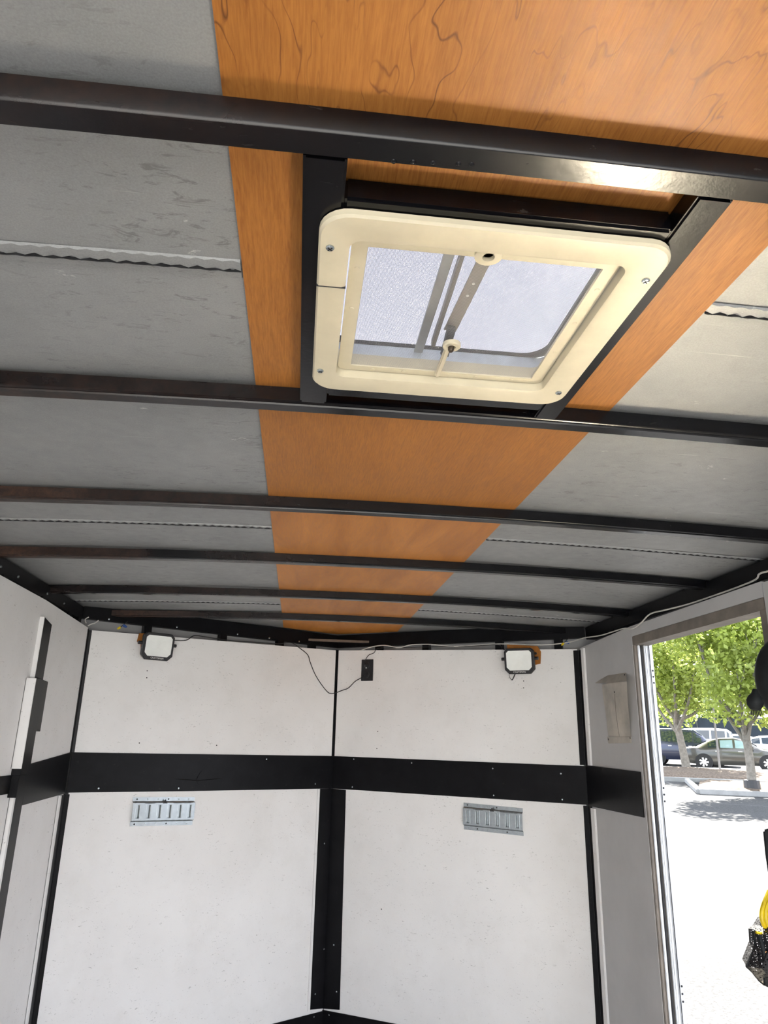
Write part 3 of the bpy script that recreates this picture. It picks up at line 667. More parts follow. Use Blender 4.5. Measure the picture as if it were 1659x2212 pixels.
u, z = uvR(1158, 1412); MB().lathe([(0.007, 0), (0, 0.001)], TR_(Vector((u, z, 0.010))), nR, 12).build('screw_hole', M_DARK, mo)

# ================================================================= OUTLET AND CORDS
ou0, oz1 = uvR(782, 1425); ou1, _ = uvR(807, 1425); _, oz0 = uvR(795, 1471)
O = thing('power_outlet', 'black double power outlet on the right nose wall beside the centre seam', 'outlet', TR_(Vector(((ou0+ou1)/2, oz0, 0))))
MB().box(ou0, ou1, oz0, oz1, 0.0003, 0.006, TR_).build('cover_plate', M_PLASTIC, O, bevel=0.0015)
oc = (ou0+ou1)/2
for zz in ((oz1*0.72+oz0*0.28), (oz1*0.28+oz0*0.72)):
    MB().lathe([(0.017, 0.0), (0.017, 0.003), (0.015, 0.004), (0, 0.004)], TR_(Vector((oc, zz, 0.006))), nR, 20).build('socket', M_PLASTIC, O, smooth=True)
MB().lathe([(0.0035, 0.0), (0.003, 0.001), (0, 0.0015)], TR_(Vector((oc-0.004, (oz0+oz1)/2+0.012, 0.010))), nR, 8).build('screw', M_LET, O)
def cord(pts, r, mat, name, label, cat='cord', n=7):
    o = MB().tube(pts, r, n, 5).build(name, mat, smooth=True); tag(o, label, cat); return o
c1 = [TTl(Vector((0.070, 0.04, -0.02))), pL(390, 1384, 0.012), pL(405, 1382, 0.010), pL(420, 1373, 0.008), pL(445, 1376, 0.006), pL(500, 1384, 0.006), pL(560, 1388, 0.008), pL(600, 1391, 0.006), pL(628, 1388, 0.006), pL(650, 1402, 0.012),
      pL(665, 1415, 0.014), pL(670, 1430, 0.012), pL(680, 1455, 0.010), pL(692, 1475, 0.008), pL(705, 1492, 0.008), pL(713, 1498, 0.010), pR(724, 1497, 0.012), pR(740, 1491, 0.006), pR(753, 1486, 0.005), pR(767, 1472, 0.005), pR(781, 1464, 0.009), TR_(Vector((oc, oz0*0.72+oz1*0.28, 0.014)))]
cord(c1, 0.0023, M_CORD, 'black_cable', 'thin black cord sagging across the nose seam from left work light to outlet')
c2 = [TR_(Vector((oc, oz0*0.25+oz1*0.75, 0.014))), pR(788, 1432, 0.012), pR(790, 1424, 0.010), pR(797, 1415, 0.006), pR(808, 1410, 0.006), pR(816, 1401, 0.006), pR(850, 1399, 0.006), pR(950, 1397, 0.004), pR(1030, 1395, 0.006), pR(1076, 1393, 0.010), pR(1086, 1402, 0.014), TTr(Vector((-0.06, 0.05, -0.025)))]
cord(c2, 0.0020, M_CORD, 'black_cable', 'black cord from the outlet up along the rail to the right work light')
cord([TTr(Vector((-0.064, -0.055, -0.02))), TTr(Vector((-0.064, -0.078, -0.02))), TTr(Vector((-0.055, -0.092, -0.02))), TTr(Vector((-0.047, -0.092, -0.018))), TTr(Vector((-0.030, -0.060, -0.02)))], [0.0012, 0.0012, 0.0016, 0.0030, 0.0030], M_CORD, 'cord_loop', 'short black cord loop hanging below the right work light')
c3 = [pR(780, 1405, 0.004), pR(800, 1398, 0.006), pR(830, 1394, 0.006), pR(862, 1399, 0.006), pR(888, 1393, 0.006), pR(930, 1392, 0.006), pR(985, 1396, 0.004), pR(1080, 1391, 0.004), pR(1170, 1393, 0.004), pR(1225, 1388, 0.004), onpl(1262, 1378, (1.40, 0, 0), Vector((1, 0, 0))),
      onpl(1300, 1372, (1.40, 0, 0), Vector((1, 0, 0))), onpl(1345, 1358, (1.40, 0, 0), Vector((1, 0, 0))), onpl(1366, 1358, (1.395, 0, 0), Vector((1, 0, 0))), onpl(1385, 1345, (1.398, 0, 0), Vector((1, 0, 0))), onpl(1405, 1326, (1.40, 0, 0), Vector((1, 0, 0))),
      onpl(1440, 1317, (1.405, 0, 0), Vector((1, 0, 0))), onpl(1500, 1301, (1.42, 0, 0), Vector((1, 0, 0))), onpl(1620, 1258, (1.42, 0, 0), Vector((1, 0, 0))), onpl(1640, 1240, (1.40, 0, 0), Vector((1, 0, 0))), onpl(1659, 1234, (1.39, 0, 0), Vector((1, 0, 0))), onpl(1700, 1222, (1.39, 0, 0), Vector((1, 0, 0)))]
cord(c3, 0.0030, M_WIRE, 'electric_cable', 'white electric cable running over the right nose wall to above the side door', 'cable')
# wire nuts hanging on short wires
def nuts(p, label):
    t = thing('wire_connector', label, 'wire connector', p)
    p = Vector(p)
    MB().tube([p+Vector((0.03, 0, 0.03)), p+Vector((0.012, 0, 0.012)), p], 0.0018, 6, 3).build('wire', M_CORD, t)
    MB().lathe([(0.0055, 0), (0.006, 0.006), (0.0035, 0.016), (0, 0.017)], p, (-0.6, -0.3, -0.5), 8).build('connector_cap', M_YEL, t, smooth=True)
    MB().lathe([(0.0065, 0), (0.007, 0.008), (0.004, 0.020), (0, 0.021)], p+Vector((0.012, 0, 0.010)), (0.7, 0.0, -0.3), 8).build('connector_cap', M_BLUE, t, smooth=True)
nuts(pL(260, 1355, 0.0), 'yellow and blue wire connectors dangling above the left nose wall')
nuts(pR(1217, 1390, 0.004), 'yellow and blue wire connectors above the right nose wall')
t = MB()
t.tube([pL(190, 1352, -0.02), pL(197, 1348, -0.01), pL(205, 1346, 0.0), pL(213, 1340, 0.0)], 0.003, 6, 3); t.tube([pL(186, 1346, -0.02), pL(184, 1338, -0.01), pL(192, 1333, 0)], 0.0028, 6, 3)
tag(t.build('loose_wire', M_WIRE, smooth=True), 'pale wire ends curling out at the left corner under the ceiling', 'wire')

# side vent cover on the right wall
vt = [uvWR(1285, 1468), uvWR(1352, 1454), uvWR(1352, 1452)]
sv = thing('side_vent_cover', 'stained beige plastic vent scoop on the right wall beside the door', 'vent cover', TWR(Vector((3.1, -0.02, 0))))
P = lambda x, y, d=0.0: onpl(x, y, (1.41-d, 0, 0), Vector((1, 0, 0)))
def scoop():
    top = [(1284, 1478), (1296, 1466), (1318, 1459), (1352, 1453)]
    rows = [[P(1300, 1478, 0.022), P(1322, 1475, 0.030), P(1354, 1472, 0.026)], [P(1302, 1500, 0.020), P(1326, 1500, 0.026), P(1355, 1500, 0.022)],
            [P(1309, 1545, 0.010), P(1330, 1545, 0.014), P(1359, 1545, 0.012)], [P(1314, 1590, 0.001), P(1338, 1592, 0.003), P(1363, 1592, 0.001)]]
    m = MB(); vs = [p for r in rows for p in r]; fs = [(i*3+j, i*3+j+1, (i+1)*3+j+1, (i+1)*3+j) for i in range(3) for j in range(2)]
    m.add(vs, fs)
    base = [P(1300, 1478, 0.0), P(1302, 1500, 0), P(1309, 1545, 0), P(1314, 1590, 0)]; b2 = [P(1354, 1472, 0), P(1355, 1500, 0), P(1359, 1545, 0), P(1363, 1592, 0)]
    m.add([rows[i][0] for i in range(4)]+base, [(i, i+1, 5+i, 4+i) for i in range(3)]); m.add([rows[i][2] for i in range(4)]+b2, [(i, i+1, 5+i, 4+i) for i in range(3)])
    m.build('scoop', M_BEIGE, sv)
    m = MB(); m.add([P(1284, 1476, 0.012), P(1322, 1475, 0.032), P(1354, 1471, 0.028), P(1352, 1453, 0.001), P(1312, 1459, 0.001)], [(0, 1, 2, 3, 4)]); m.build('flared_lip', M_BEIGE, sv)
    m = MB(); m.prism([uvWR(1313, 1592), uvWR(1364, 1591), uvWR(1365, 1605), uvWR(1316, 1606)], 0.0005, 0.004, TWR); m.build('lower_flange', M_BEIGE, sv, bevel=0.0008)
    for x, y, d in ((1313, 1470, 0.014), (1349, 1458, 0.010), (1327, 1495, 0.027), (1314, 1597, 0.004), (1361, 1594, 0.004)):
        MB().lathe([(0.005, 0), (0, 0.001)], P(x, y, d), (-1, 0, 0), 8).build('screw_hole', M_DARK, sv)
    MB().tube([P(1328, 1500, 0.0265), P(1331, 1545, 0.0145), P(1338, 1591, 0.0035)], 0.0012, 5, 2).build('crease', M_JAMB, sv)
scoop()

# ================================================================= THINGS HANGING BESIDE THE DOOR
def blob_mesh(rings, mat, name, parent=None): return MB().sweep(rings).build(name, mat, parent, smooth=True)
hb = thing('hanging_bag', 'round black bag hanging beside the side door, cut by the right picture edge', 'bag', (1.36, 1.9, 0.10))
M_NYL = flat('black_nylon', (0.010, 0.012, 0.013), 0.6, 0, 0.4, 30, 0.3, 0.4)
hc = onpl(1700, 1470, (0, 1.90, 0), Vector((0, 1, 0)))
rings = []
for k in range(13):
    a = math.pi*k/12; yy = -math.cos(a)*0.055; q = math.sin(a)**0.55 if 0 < k < 12 else 0.02
    rings.append([Vector((hc.x+math.cos(b)*0.085*q, hc.y+yy, hc.z+math.sin(b)*0.125*q*(1+0.08*math.cos(b)))) for b in [2*math.pi*j/28 for j in range(28)]])
blob_mesh(rings, M_NYL, 'bag_body', hb)
M_PIPE = flat('grey_piping', (0.09, 0.085, 0.08), 0.7)
MB().tube([Vector((hc.x+math.cos(b)*0.068, hc.y-0.052, hc.z+math.sin(b)*0.112)) for b in [math.pi*(0.62+0.08*j) for j in range(12)]], 0.0045, 6, 3).build('piping', M_PIPE, hb, smooth=True)
pb = onpl(1631, 1516, (0, 1.86, 0), Vector((0, 1, 0)))
m = MB(); m.lathe([(0, -0.024), (0.012, -0.021), (0.020, -0.010), (0.022, 0.002), (0.017, 0.014), (0.010, 0.022), (0.006, 0.034)], pb, (0.15, 0, 1), 16)
for k in range(7): m.tube([pb+Vector((-0.012+0.004*k, 0, -0.018)), pb+Vector((-0.014+0.005*k, 0.0, -0.034-0.004*(k % 2)))], 0.0012, 4, 1)
m.build('tassel', M_NYL, hb, smooth=True)
MB().tube([hc+Vector((0, 0, 0.12)), Vector((1.38, 1.93, 0.33)), Vector((1.405, 1.95, 0.40))], 0.006, 8, 4).build('strap', M_NYL, hb, smooth=True)
# strap going down from the bag to the net
g0 = onpl(1655, 1790, (0, 1.9, 0), Vector((0, 1, 0)))
cs = thing('black_pouch', 'black textured pouch hanging at the right picture edge above the net bag', 'pouch', (g0.x+0.05, 1.9, g0.z-0.1))
Q = lambda x, y, d=1.9: onpl(x, y, (0, d, 0), Vector((0, 1, 0)))
m = MB(); pts = [(1648, 1793), (1664, 1788), (1760, 1790), (1760, 1990), (1668, 1975), (1661, 1900), (1653, 1845)]
m.sweep([[Q(x, y, 1.88) for x, y in pts], [Q(x, y, 1.93) for x, y in pts]]); m.build('pouch_body', M_NYL, cs, bevel=0.004)
nb = thing('net_bag', 'black net bag with yellow straps inside, hanging right of the doorway', 'net bag', tuple(Q(1660, 2000)))
def netmat():
    t = NT('black_net', 0.6); t.color((0.012, 0.012, 0.014)); o = [n for n in t.t.nodes if n.type == 'OUTPUT_MATERIAL'][0]
    v = t.t.nodes.new('ShaderNodeTexVoronoi'); v.feature = 'DISTANCE_TO_EDGE'; v.inputs['Scale'].default_value = 175; v.inputs['Randomness'].default_value = 0.25
    t.link(t.tc.outputs['Object'], v.inputs['Vector']); k = t.math('GREATER_THAN', v.outputs['Distance'], 0.21)
    b = t.t.nodes.new('ShaderNodeBsdfTransparent'); m = t.t.nodes.new('ShaderNodeMixShader')
    t.link(k, m.inputs[0]); t.link(t.b.outputs[0], m.inputs[1]); t.link(b.outputs[0], m.inputs[2]); t.link(m.outputs[0], o.inputs[0]); return t.m
M_NET = netmat()
outl = [(1652, 1978), (1640, 1998), (1628, 2008), (1630, 2040), (1612, 2087), (1640, 2120), (1660, 2132), (1720, 2135), (1775, 2090), (1780, 2010), (1740, 1978)]
m = MB(); rings = []
for s_, dy in ((0.55, -0.055), (0.85, -0.040), (1.0, 0.0), (0.85, 0.04), (0.55, 0.055)):
    rings.append([Q(1690+(x-1690)*s_, 2050+(y-2050)*s_, 1.9)+Vector((0, dy, 0)) for x, y in outl])
m.sweep(rings, True, True); m.build('net', M_NET, nb)
m = MB(); m.tube([Q(1628, 2010), Q(1632, 2042), Q(1640, 2060), Q(1643, 2120)], 0.0035, 6, 3); m.tube([Q(1612, 2087), Q(1626, 2100), Q(1648, 2125), Q(1680, 2136)], 0.0030, 6, 3); m.tube([Q(1612, 2087), Q(1622, 2065), Q(1632, 2042)], 0.0025, 6, 3)
m.tube([Q(1640, 2020, 1.88), Q(1650, 2060, 1.87), Q(1655, 2128, 1.88)], 0.006, 6, 3); m.build('net_hem', M_NYL, nb, smooth=True)
m = MB(); pts = [(1662, 2022), (1652, 2060), (1650, 2110), (1668, 2128), (1740, 2120), (1750, 2030)]
m.sweep([[Q(x, y, 1.885) for x, y in pts], [Q(x, y, 1.915) for x, y in pts]]); m.build('bag_filling', M_NYL, nb, bevel=0.004)
M_YST = flat('yellow_webbing', (0.75, 0.55, 0.01), 0.45, 0, 0.2, 40)
for k in range(4):
    x = 1652+k*8
    MB().tube([Q(x+10, 1925+k*4, 1.89-0.004*k), Q(x-4, 1960, 1.885-0.004*k), Q(x-6+k, 1985, 1.883-0.004*k), Q(x+3, 2003, 1.885-0.004*k), Q(x+14, 1990, 1.89)], 0.0058, 8, 4).build('yellow_strap', M_YST, nb, smooth=True)
MB().tube([Q(1633, 2014, 1.88), Q(1646, 2016, 1.88), Q(1662, 2008, 1.88)], 0.003, 6, 3).build('yellow_strap', M_YST, nb, smooth=True)
MB().lathe([(0.004, 0), (0.004, 0.008), (0, 0.009)], Q(1654, 2063, 1.868), (0, 0, 1), 8).build('amber_bead', flat('amber_bead', (0.6, 0.25, 0.05), 0.3), nb)

# ================================================================= OUTSIDE
AZ = R(30.55); U = Vector((math.sin(AZ), math.cos(AZ), 0)); WV = Vector((math.cos(AZ), -math.sin(AZ), 0))
G0, GK = -2.12, 0.0262
def gz(x, y): return G0 + GK*(x*U.x+y*U.y)
def gnd(x, y):
    d = ray(x, y); t = G0/(d.z-GK*(U.x*d.x+U.y*d.y)); return d*t
def G(a, b, h=0.0):                      # a metres along the view through the door, b metres to the right
    p = U*a + WV*b; return Vector((p.x, p.y, gz(p.x, p.y)+h))
def concrete():
    t = NT('sunlit_concrete', 0.85, 0, 0.2); v = t.map()
    c = t.ramp(t.noise(v, 30, 6, 0.8), [(0.42, (0.014, 0.014, 0.015)), (0.54, (0.052, 0.052, 0.053)), (0.70, (0.095, 0.095, 0.095))])
    c = t.mix(t.ramp(t.noise(v, 0.5, 4), [(0.35, 0.0), (0.7, 0.25)]), c, (0.06, 0.062, 0.066))
    cr_ = t.t.nodes.new('ShaderNodeTexVoronoi'); cr_.feature = 'DISTANCE_TO_EDGE'; cr_.inputs['Scale'].default_value = 0.18
    t.link(t.map((1, 1, 1)), cr_.inputs['Vector'])
    c = t.mix(t.math('MULTIPLY', t.ramp(cr_.outputs['Distance'], [(0.0, 1), (0.006, 0)]), 0.4), c, (0.2, 0.2, 0.2))
    t.color(c); t.bump(t.noise(v, 60, 4), 0.4, 0.004); return t.m
M_CONC = concrete()
m = MB(); c = [G(-60, -120), G(-60, 120), G(190, 120), G(190, -120)]; m.add(c, [(0, 1, 2, 3)]); m.build('ground_lot', M_CONC, kind='structure')
m = MB(); m.add([(-9, -30, gz(0, -6)+0.03), (9, -30, gz(0, -6)+0.03), (9, -1.4, gz(0, -6)+0.03), (-9, -1.4, gz(0, -6)+0.03)]+[(-9, -30, gz(0, -6)-0.3), (9, -30, gz(0, -6)-0.3), (9, -1.4, gz(0, -6)-0.3), (-9, -1.4, gz(0, -6)-0.3)], [(0, 1, 2, 3), (4, 5, 6, 7), (0, 1, 5, 4), (1, 2, 6, 5), (2, 3, 7, 6), (3, 0, 4, 7)]); m.build('ground_bounce_pad', flat('pale_bounce_pad', (0.66, 0.65, 0.62), 0.85, 0, 0.12, 4), kind='structure')  # unseen pale slab added behind the trailer, bounces light onto the nose walls
M_CURB = flat('pale_curb', (0.26, 0.26, 0.25), 0.8, 0, 0.15, 3)
M_MULCH = flat('mulch', (0.12, 0.095, 0.075), 0.95, 0, 0.55, 14, 0.1, 1.0)
M_GRASS = flat('lawn', (0.10, 0.24, 0.04), 0.9, 0, 0.4, 3)
def slab(a0, a1, b0, b1, h0, h1, nm, mat, n=12, bump=0.0, kind=None):
    rng = random.Random(5); m = MB(); vs = []
    for i in range(n+1):
        for j in range(n*3+1):
            a = a0+(a1-a0)*i/n; b = b0+(b1-b0)*j/(n*3); e_ = min(i, n-i, j, n*3-j)
            vs.append(G(a, b, (h1 if e_ else h0)+(rng.random()*bump if e_ else 0)))
    m.add(vs, [(i*(n*3+1)+j, i*(n*3+1)+j+1, (i+1)*(n*3+1)+j+1, (i+1)*(n*3+1)+j) for i in range(n) for j in range(n*3)])
    return m.build(nm, mat, kind=kind)
def ab(x, y):
    p = gnd(x, y); return p.dot(U), p.dot(WV)
a1, b1 = ab(1490, 1712); a2, b2 = ab(1659, 1722); a3, _ = ab(1600, 1698)
an = (a1+a2)/2-0.3
cb = MB()
for (p, q) in ((G(an, b1+0.3), G(an, 9.0)), (G(an, b1+0.3), G(a3+0.6, b1-0.2)), (G(a3+0.6, b1-0.2), G(a3+0.6, 9.0))):
    d = (q-p).normalized(); s_ = Vector((d.y, -d.x, 0))*0.09
    cb.add([p-s_, p+s_, q+s_, q-s_]+[v+Vector((0, 0, 0.16)) for v in (p-s_, p+s_, q+s_, q-s_)], [(0, 1, 2, 3), (4, 5, 6, 7), (0, 1, 5, 4), (1, 2, 6, 5), (2, 3, 7, 6), (3, 0, 4, 7)])
tag(cb.build('curb', M_CURB, bevel=0.02), 'pale concrete curb around the near tree island', 'curb')
tag(slab(an+0.12, a3+0.5, b1+0.25, 9.0, 0.10, 0.15, 'mulch_bed', M_MULCH, 10, 0.05), 'brown mulch inside the near tree island', 'mulch', kind='stuff')
af0, _ = ab(1550, 1691); af1, _ = ab(1550, 1667)
tag(slab(af0, af1, -16, 22, 0.02, 0.14, 'mulch_bed', M_MULCH, 12, 0.10), 'long mulch strip in front of the parked cars', 'mulch', kind='stuff')
cb = MB()
for aa in (af0-0.15, af1+0.15):
    cb.add([G(aa+i, b, h) for i in (-0.09, 0.09) for b in (-16, 22) for h in (0, 0.15)], [(0, 1, 3, 2), (4, 6, 7, 5), (0, 4, 5, 1), (2, 3, 7, 6), (0, 2, 6, 4), (1, 5, 7, 3)])
tag(cb.build('curb', M_CURB), 'long low curb edging the far mulch strip', 'curb')
tag(slab(54, 65.8, -30, 40, 0.0, 0.05, 'lawn', M_GRASS, 8), 'strip of green grass before the dark fence', 'grass', kind='stuff')

# dark fence
m = MB(); fa = 66
fe = thing('screened_fence', 'dark navy screened fence behind the parked cars', 'fence', tuple(G(fa, 5)))
m.add([G(fa+i, b, h) for i in (0, 0.06) for b in (-30, 45) for h in (0, 2.6)], [(0, 1, 3, 2), (4, 6, 7, 5), (0, 4, 5, 1), (2, 3, 7, 6), (0, 2, 6, 4), (1, 5, 7, 3)])
m.build('fence_screen', flat('navy_mesh', (0.015, 0.02, 0.035), 0.8, 0, 0.3, 1), fe)
for k in range(24): p = G(fa-0.06, -30+k*3.2); MB().tube([p, p+Vector((0, 0, 2.7))], 0.035, 6, 1).build('fence_post', M_PIPE, fe)

# sign pole standing in the mulch
pp = gnd(1556, 1668); pt = thing('sign_post', 'thin grey post rising into the leaves in front of the grey sedan', 'post', tuple(pp))
MB().tube([pp, pp+Vector((0, 0, 3.4))], 0.05, 8, 1).build('post', flat('grey_post', (0.2, 0.19, 0.18), 0.6), pt)
MB().box(-0.5, 0.5, -0.22, 0.22, 0.0, 0.14, lambda v: pp+WV*v.x+U*v.y+Vector((0, 0, v.z))).build('base_block', M_CURB, pt, bevel=0.03)

# ---- cars
M_TYRE = flat('tyre', (0.015, 0.015, 0.015), 0.7); M_RIM = flat('alloy', (0.6, 0.6, 0.6), 0.25, 0.9)
M_GLD = glassmat('dark_car_glass', (0.02, 0.03, 0.035)); M_GLT = glassmat('pale_car_glass', (0.25, 0.36, 0.37)); M_RED = flat('tail_lamp', (0.45, 0.02, 0.02), 0.2)
M_HEAD = flat('head_lamp', (0.8, 0.8, 0.82), 0.1)
def car(px, py, rz, kind, paint, label, flip=1, dist=None, glass=M_GLD):
    p = gnd(px, py) if dist is None else G(dist, px)
    c = thing('parked_car', label, 'car', tuple(p), 'cars parked beyond the tree islands')
    fwd = (WV*math.cos(rz)+U*math.sin(rz))*flip; side = Vector((fwd.y, -fwd.x, 0))
    p = Vector(p)
    def T(x, y, z): return p+fwd*x+side*y+Vector((0, 0, z))
    # stations: x, floor z, belt z, roof z, half width low, half width roof
    if kind == 'sedan': st = [(-2.35, .42, .80, .82, .62, .60), (-2.28, .30, .93, .96, .80, .66), (-1.75, .24, .98, 1.03, .89, .62), (-1.2, .22, .97, 1.30, .90, .58), (-.65, .22, .96, 1.43, .91, .57), (.0, .22, .95, 1.46, .91, .57), (.5, .22, .94, 1.38, .91, .58), (1.0, .22, .93, 1.10, .91, .62), (1.25, .22, .91, .97, .90, .66), (1.9, .24, .80, .85, .88, .66), (2.28, .30, .66, .70, .76, .62), (2.38, .42, .58, .60, .60, .55)]; wb = 1.38; wr = .335
    else: st = [(-2.4, .45, 1.05, 1.15, .70, .60), (-2.35, .32, 1.10, 1.60, .90, .66), (-2.1, .30, 1.12, 1.78, .95, .68), (-1.2, .28, 1.12, 1.83, .96, .68), (-.3, .28, 1.11, 1.83, .96, .68), (.4, .28, 1.10, 1.78, .96, .67), (.85, .28, 1.10, 1.50, .96, .68), (1.15, .28, 1.08, 1.16, .95, .72), (2.0, .30, 1.02, 1.06, .93, .74), (2.35, .34, .88, .92, .82, .68), (2.45, .45, .70, .74, .66, .6)]; wb = 1.45; wr = .39
    def sec(s):
        x, z0, zb, zr, wl_, wr_ = s; return [(x, wl_*.92, z0), (x, wl_, z0+(zb-z0)*.35), (x, wl_*.99, z0+(zb-z0)*.75), (x, wl_*.95, zb), (x, wr_+(.95*wl_-wr_)*.35, zb+(zr-zb)*.62), (x, wr_, zr-.02), (x, wr_*.5, zr+.02)]
    rings = []
    for s in st:
        h = sec(s); rings.append([T(*q) for q in h]+[T(s[0], 0, s[3]+.03)]+[T(x, -y, z) for x, y, z in h[::-1]]+[T(s[0], 0, s[1])])
    MB().sweep(rings).build('body', paint, c, smooth=True)
    cab = [s for s in st if s[3]-s[2] > .25]
    for sg in (-1, 1):
        for i in range(len(cab)-1):
            m = MB(); q = []
            for s, e_ in ((cab[i], .05), (cab[i+1], -.05)):
                h = sec(s); lo, mi, hi = Vector(h[3]), Vector(h[4]), Vector(h[5])
                for v in (lo.lerp(mi, .15), mi, mi.lerp(hi, .6)): q.append(T(v.x+e_, sg*(v.y+.012), v.z))
            m.add(q, [(0, 1, 4, 3), (1, 2, 5, 4)]); m.build('side_window', glass if i > len(cab)-4 else M_GLD, c)
    def shield(i0, i1):
        m = MB(); q = []
        for s, k in ((st[i0], 0), (st[i1], 1)): q += [T(s[0], y*s[5]*.92, s[3]+.022) for y in (-1, 0, 1)]
        m.add(q, [(0, 1, 4, 3), (1, 2, 5, 4)]); return m
    if kind == 'sedan': shield(6, 7).build('windscreen', M_GLT, c); shield(2, 3).build('rear_window', M_GLT, c)
    else: shield(5, 6).build('windscreen', M_GLT, c)
    for sx in (-wb, wb):
        for sg in (-1, 1):
            cc = T(sx, sg*.80, wr)
            MB().lathe([(wr+.06, -.02), (wr+.06, .125)], cc, side*sg, 24).build('wheel_arch', M_DARK, c)
            wh = MB().lathe([(wr*.6, -.1), (wr*.97, -.09), (wr, -.04), (wr, .10), (wr*.95, .14), (wr*.66, .15), (wr*.64, .12), (0, .12)], cc, side*sg, 24).build('wheel', M_TYRE, c, smooth=True)
            m = MB(); ax = side*sg
            for k in range(7):
                a = 2*math.pi*k/7; dr = fwd*math.cos(a)+Vector((0, 0, 1))*math.sin(a); tt = ax.cross(dr)
                q = [cc+ax*.145+dr*(wr*r_)+tt*w_ for r_, w_ in ((.12, -.03), (.12, .03), (.62, .045), (.62, -.045))]
                m.add(q+[v-ax*.02 for v in q], [(0, 1, 2, 3), (4, 5, 6, 7), (0, 1, 5, 4), (1, 2, 6, 5), (2, 3, 7, 6), (3, 0, 4, 7)])
            m.lathe([(.07, .12), (.07, .152), (0, .155)], cc, ax, 12); m.build('rim', M_RIM, wh)
    for sg in (-1, 1):
        MB().box(-.13, .02, -.10, .06, -.07, .08, lambda v: T(st[1][0]+.14+v.x, sg*(st[1][4]+.04+v.y*.6), st[1][2]-.12+v.z)).build('tail_light', M_RED, c, bevel=.02)
        MB().box(-.12, .10, -.10, .05, -.05, .06, lambda v: T(st[-2][0]-.08+v.x, sg*(st[-2][4]-.02+v.y*.6), st[-2][2]-.08+v.z)).build('headlight', M_HEAD, c, bevel=.02)
        for hx in (-.75, .25): MB().box(-.09, .09, 0, .03, -.018, .018, lambda v: T(hx+v.x, sg*(.885 if kind == 'sedan' else .945)+sg*v.y, cab[0][2]-.13+v.z)).build('door_handle', M_RIM, c, bevel=.005)
        MB().box(-.08, .08, 0, .18, -.06, .07, lambda v: T(cab[-1][0]+.25+v.x, sg*(.86+v.y), cab[-1][2]+.07+v.z)).build('mirror', paint, c, bevel=.02)
    return c
def paint(name, col): 
    t = NT(name, 0.25, 0.3, 0.6); t.color(t.ramp(t.noise(t.map(), 3, 2), [(0.4, col), (0.6, tuple(x*1.05 for x in col))])); t.b.inputs['Coat Weight'].default_value = 0.6; return t.m
P_GREY = paint('warm_grey_paint', (0.07, 0.068, 0.06)); P_NAVY = paint('navy_paint', (0.03, 0.035, 0.07)); P_WHITE = paint('white_paint_car', (0.75, 0.76, 0.76)); P_SILV = paint('silver_paint', (0.6, 0.62, 0.63))
car(1592, 1663, R(-2), 'sedan', P_GREY, 'grey sedan parked side-on behind the sign post', 1, glass=M_GLT)
car(1487, 1653, R(-2), 'suv', P_NAVY, 'dark navy SUV parked left of the grey sedan', 1)
aa, bb = ab(1530, 1650); K_ = aa+7
car(bb*(K_/aa)-0.8, 0, R(-6), 'suv', P_WHITE, 'white SUV behind the navy SUV and the grey sedan', -1, dist=K_)
aa, bb = ab(1590, 1652)
car(bb*((aa+9.5)/aa), 0, R(-4), 'sedan', P_SILV, 'low white car right behind the grey sedan', -1, dist=aa+9.5)
aa, bb = ab(1685, 1652)
car(bb, 0, R(0), 'sedan', P_WHITE, 'white car cut off by the right picture edge', 1, dist=aa+3.5)

# ---- trees
M_BARK = flat('pale_bark', (0.19, 0.175, 0.15), 0.9, 0, 0.3, 9, 0.2, 0.8); M_BARK2 = flat('dark_bark', (0.2, 0.18, 0.14), 0.9, 0, 0.3, 9, 0.2, 0.8)
LF = [leafmat('yellow_green_leaves', (0.33, 0.40, 0.09), 0.55), leafmat('mid_green_leaves', (0.20, 0.27, 0.08), 0.5), leafmat('deep_green_leaves', (0.10, 0.16, 0.06), 0.4)]
def leaves(name, blobs, n, size, mat, parent, seed):
    rs = np.random.RandomState(seed); vol = np.array([b[3]*b[4]*b[5] for b in blobs]); pk = rs.choice(len(blobs), n, p=vol/vol.sum())
    bl = np.array(blobs)[pk]; d = rs.normal(size=(n, 3)); d /= np.linalg.norm(d, axis=1)[:, None]; r = rs.uniform(0.25, 1, n)**0.5
    c = bl[:, :3]+d*r[:, None]*bl[:, 3:6]
    nn = rs.normal(size=(n, 3))+np.array([0, 0, 0.8]); nn /= np.linalg.norm(nn, axis=1)[:, None]
    a = np.cross(nn, rs.normal(size=(n, 3))); a /= np.linalg.norm(a, axis=1)[:, None]; b = np.cross(nn, a)
    s = size*rs.uniform(0.6, 1.3, n)[:, None]
    V_ = np.stack([c-a*s, c-b*s*0.55-nn*s*0.1, c+a*s, c+b*s*0.55-nn*s*0.1], 1).reshape(-1, 3)
    me = bpy.data.meshes.new(name); me.vertices.add(4*n); me.vertices.foreach_set('co', V_.ravel())
    me.loops.add(4*n); me.loops.foreach_set('vertex_index', np.arange(4*n)); me.polygons.add(n); me.polygons.foreach_set('loop_start', np.arange(0, 4*n, 4)); me.polygons.foreach_set('loop_total', np.full(n, 4))
    me.update(); me.validate(); me.materials.append(mat)
    o = bpy.data.objects.new(name, me); COL.objects.link(o); o.parent = parent; o.matrix_parent_inverse = parent.matrix_world.inverted(); return o
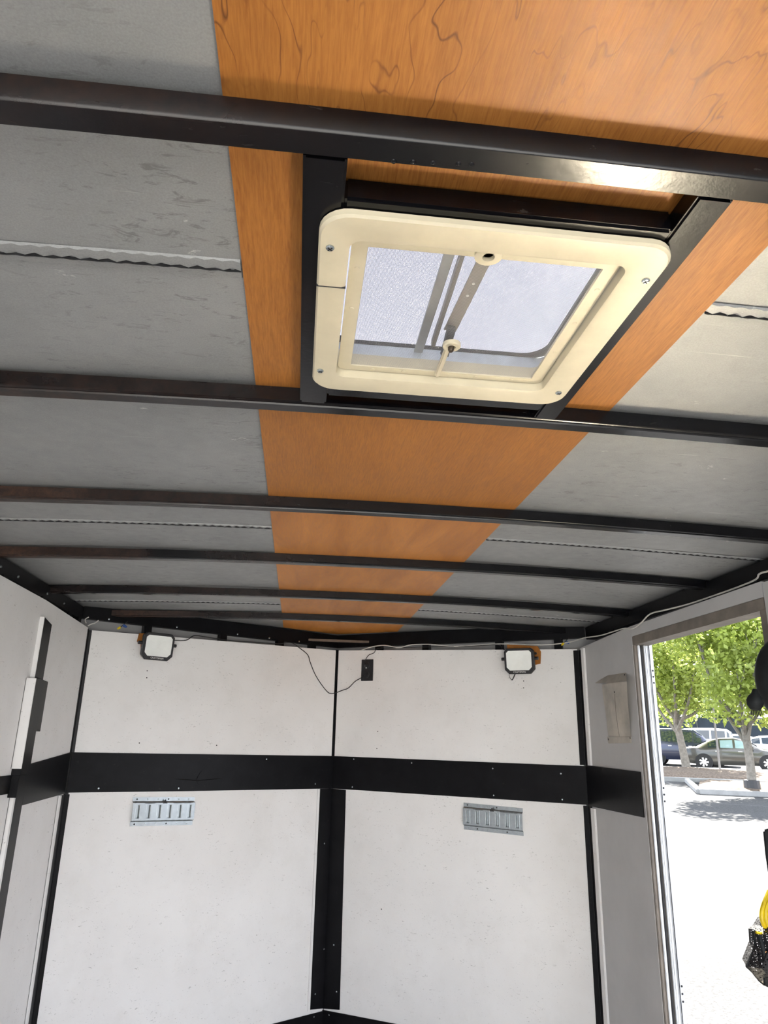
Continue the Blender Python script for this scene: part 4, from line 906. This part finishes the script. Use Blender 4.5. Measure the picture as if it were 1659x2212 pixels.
def tree(p, H, r0, crown, nleaf, lsize, mat, bark, label, seed, lean=(0, 0), fork=0.28, cz=0.6):
    rng = random.Random(seed); p = Vector(p); t = thing('leafy_tree', label, 'tree', tuple(p), 'trees around the parking lot')
    fk = H*fork; m = MB(); top = p+Vector((lean[0]*fk, lean[1]*fk, fk))
    m.tube([p, p+Vector((0, 0, fk*.1)), p.lerp(top, .5)+Vector((.03, 0, 0)), top], [r0*1.35, r0, r0*.86, r0*.8], 12, 4)
    blobs = []
    for k in range(7):
        a = 2*math.pi*k/7+rng.random()*.6; rad = crown*rng.uniform(.35, .6); e_ = p+Vector((math.cos(a)*rad, math.sin(a)*rad, H*rng.uniform(.5, .85)))
        mid = top.lerp(e_, .45)+Vector((math.cos(a)*.15*rad, math.sin(a)*.15*rad, -.05*H))
        m.tube([top-Vector((0, 0, fk*.12*(k % 3))), mid, e_], [r0*.5, r0*.3, r0*.1], 7, 4)
        for q in range(2):
            e2 = e_+Vector((rng.uniform(-1, 1)*crown*.35, rng.uniform(-1, 1)*crown*.35, rng.uniform(0, .15)*H)); m.tube([mid.lerp(e_, .5), e2], [r0*.2, r0*.06], 5, 1)
        blobs.append((e_.x, e_.y, e_.z, crown*.5, crown*.5, crown*.42))
    m.build('trunk', bark, t, smooth=True)
    for k in range(9):
        a = rng.random()*6.3; rad = crown*rng.uniform(.1, .78); z = H*rng.uniform(cz-.22, .92)
        blobs.append((p.x+math.cos(a)*rad, p.y+math.sin(a)*rad, p.z+z, crown*.4, crown*.4, crown*.32))
    leaves('foliage', blobs, nleaf, lsize, mat, t, seed); return t
tn = gnd(1627, 1716); nt_ = tree(tn, 6.8, 0.15, 2.5, 14000, 0.10, LF[0], M_BARK, 'pale-barked young tree in the near mulch island, dark guard at its foot', 3, fork=.29)
MB().lathe([(0.25, 0.1), (0.235, 0.42), (0.20, 0.43)], tn, (0, 0, 1), 14).build('trunk_guard', M_PLASTIC, nt_)
tree(gnd(1483, 1665), 7.6, 0.20, 3.1, 16000, 0.11, LF[0], M_BARK, 'tree with pale curved trunk standing between the viewer and the navy SUV', 11, lean=(-.12, 0), fork=.30, cz=.52)
k_ = 0
for a_, b_, H_, cr_, mt, lab in ((71, -10, 12, 5.0, 1, 'tall green tree far behind the navy SUV'), (72, 1.5, 13, 5.2, 1, 'broad green tree behind the white cars'), (71, 14, 14, 5.4, 1, 'tall green tree behind the grey sedan'),
                       (88, -7, 18, 7, 2, 'dark green tree at the back, left of the others'), (90, 9, 19, 7, 2, 'dark green tree at the back, beyond the fence'), (89, 26, 18, 6.5, 2, 'dark green tree at the back, far right')):
    tree(G(a_, b_), H_, 0.25, cr_, 14000, 0.26, LF[mt], M_BARK2, lab, 20+k_, fork=.12, cz=.34); k_ += 1
